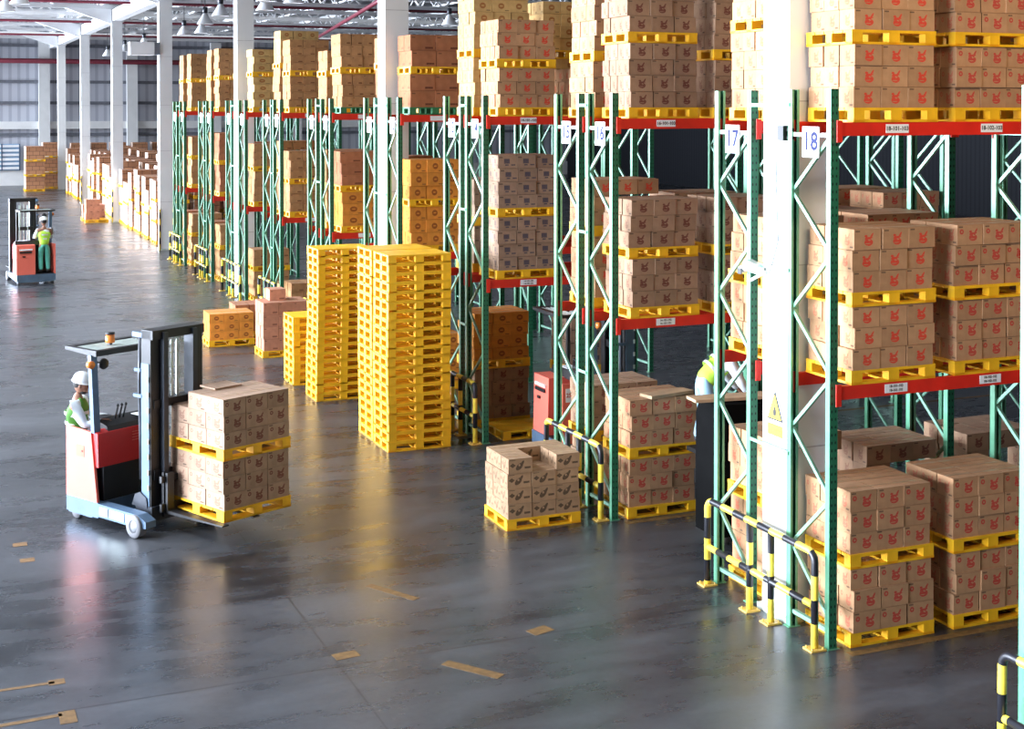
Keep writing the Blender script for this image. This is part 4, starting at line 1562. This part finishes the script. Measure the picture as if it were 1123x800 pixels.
# its operator
P0 = tc_ + uu * 0.0 + vv * (-0.38)
d = dict(STAND)
d.update(waist=(-0.01, 0, 0.98), chest=(-0.01, 0, 1.18), neck0=(0.0, 0, 1.33), neck1=(0.015, 0, 1.39), lsh=(0.0, 0.18, 1.27), rsh=(0.0, -0.18, 1.27),
         lelb=(0.13, 0.23, 1.02), lwr=(0.36, 0.16, 1.03), lhand=(0.43, 0.14, 1.03), relb=(0.16, -0.22, 1.00), rwr=(0.38, -0.14, 1.05), rhand=(0.45, -0.12, 1.05))
person('operator in white helmet and green vest at the controls of the loaded truck', P0 + Vector((0, 0, 0.18)), AL + math.radians(38), d, M_vestg, M_jeans)

# load on the forks: two stacked pallets
B = Vector((3.31, 16.60, 0))
ph = math.radians(24)


def fork_load(z, tn, nl, skipf):
    cx, cy = 0.50, 0.57
    c = B + Vector((cx * math.cos(ph) - cy * math.sin(ph), cx * math.sin(ph) + cy * math.cos(ph), 0))
    pallet(c.x, c.y, z, 'yellow %s pallet carried on the forks of the reach truck' % tn, True, ph, None, False, 1.0, 1.14 / 0.75)
    load('maroon2', B.x + 0.015, B.y + 0.015, z + PH, '%s pallet on the forks' % tn, 3, 3, nl, W=0.97, D=1.11, bh=0.198, rot=ph, org=(B.x, B.y), skip=skipf, group='cartons on the forks', topfull=True)


fork_load(0.25, 'lower', 3, None)
fork_load(0.25 + PH + 3 * 0.198, 'upper', 3, lambda i, j, k: k == 2 and j == 2)
ld = link('loose_lid', MB().box(-0.2, 0.2, -0.16, 0.16, 0, 0.02), KIND['maroon2'][0][0], None, (3.45, 17.45, 0.25 + 2 * (PH + 3 * 0.198) + 0.004), ph)
tag(ld, 'flat cardboard sheet lying on top of the forklift load', 'cardboard')

# far truck seen from behind, its operator standing in the bay
x, y = unproj(40, 312, 0)
a2 = math.radians(97)
fc = Vector((x, y, 0))
reach_truck('distant orange reach truck seen from behind in the main aisle', fc, a2, 'reach trucks', 0.3)
u2 = Vector((math.cos(a2), math.sin(a2), 0))
v2 = Vector((-math.sin(a2), math.cos(a2), 0))
person('operator in lime vest and green trousers standing on the distant truck', fc + u2 * 0.12 + v2 * -0.25 + Vector((0, 0, 0.30)), a2, STAND, M_vest, M_trouser, beard=False)

# truck parked between rows 14 and 15
reach_truck('orange reach truck parked in the aisle behind rows 15 and 16', Vector((8.58, 18.95, 0)), 0.0, 'reach trucks', 0.1)

# order picker with a board on it and the worker bending over, aisle of the second and third racks
t = thing('order_picker', 'black order picker in the dark aisle behind the second rack', 'order picker', (8.62, 14.55, 0))
link('machine_body', MB().prism([(0.04, 0.1), (0.9, 0.1), (0.9, 1.64), (0.10, 1.68), (0.04, 1.5)], -0.32, 0.20, 'y'), matte(mat('black_matt', (0.004, 0.004, 0.004), 0.9)), t)
link('platform', MB().box(0.26, 0.95, 0.20, 0.80, 0.88, 0.935).box(0.5, 0.56, 0.20, 0.7, 0.1, 0.88).box(0.8, 0.86, 0.30, 0.9, 0.1, 0.92), M_black, t)
for wx in (0.16, 0.7):
    link('wheel', MB().lathe([(0, -0.04), (0.1, -0.04), (0.1, 0.04), (0, 0.04)], (wx, -0.25, 0.1), 16, axis='y'), M_rubber, t)
tag(link('timber_board', MB().box(-0.5, 0.5, -0.14, 0.14, 0, 0.035), M_wood, None, (8.98, 14.50, 1.683), -0.12), 'long bare timber board beside the bending worker', 'board')
tag(link('timber_board', MB().box(-0.35, 0.35, -0.12, 0.12, 0, 0.04), M_wood, None, (8.82, 15.75, 1.505), 0.2), 'short timber board lying on cartons of the third rack', 'board')
bend = dict(pelvis=(0, 0, 0.84), waist=(0.08, 0, 0.95), chest=(0.24, 0, 1.06), neck0=(0.37, 0, 1.13), neck1=(0.43, 0, 1.16),
            lhip=(0, 0.09, 0.80), lknee=(0.04, 0.10, 0.45), lankle=(-0.04, 0.10, 0.09), ltoe=(0.10, 0.12, 0.045),
            rhip=(0, -0.09, 0.80), rknee=(0.04, -0.10, 0.45), rankle=(-0.04, -0.10, 0.09), rtoe=(0.10, -0.12, 0.045),
            lsh=(0.30, 0.18, 1.06), lelb=(0.42, 0.22, 0.82), lwr=(0.56, 0.16, 0.66), lhand=(0.60, 0.14, 0.62),
            rsh=(0.30, -0.18, 1.06), relb=(0.42, -0.22, 0.82), rwr=(0.56, -0.16, 0.66), rhand=(0.60, -0.14, 0.62))
person('worker in lime vest and pale jeans bending forward in the dark aisle', (9.02, 15.18, 0.935), math.radians(-8), bend, M_vest, M_jeans, head_dir=(0.8, 0, -0.5), beard=False)
flush_cartons()
print('objects', len(bpy.data.objects), 'pallets', PALLETS)
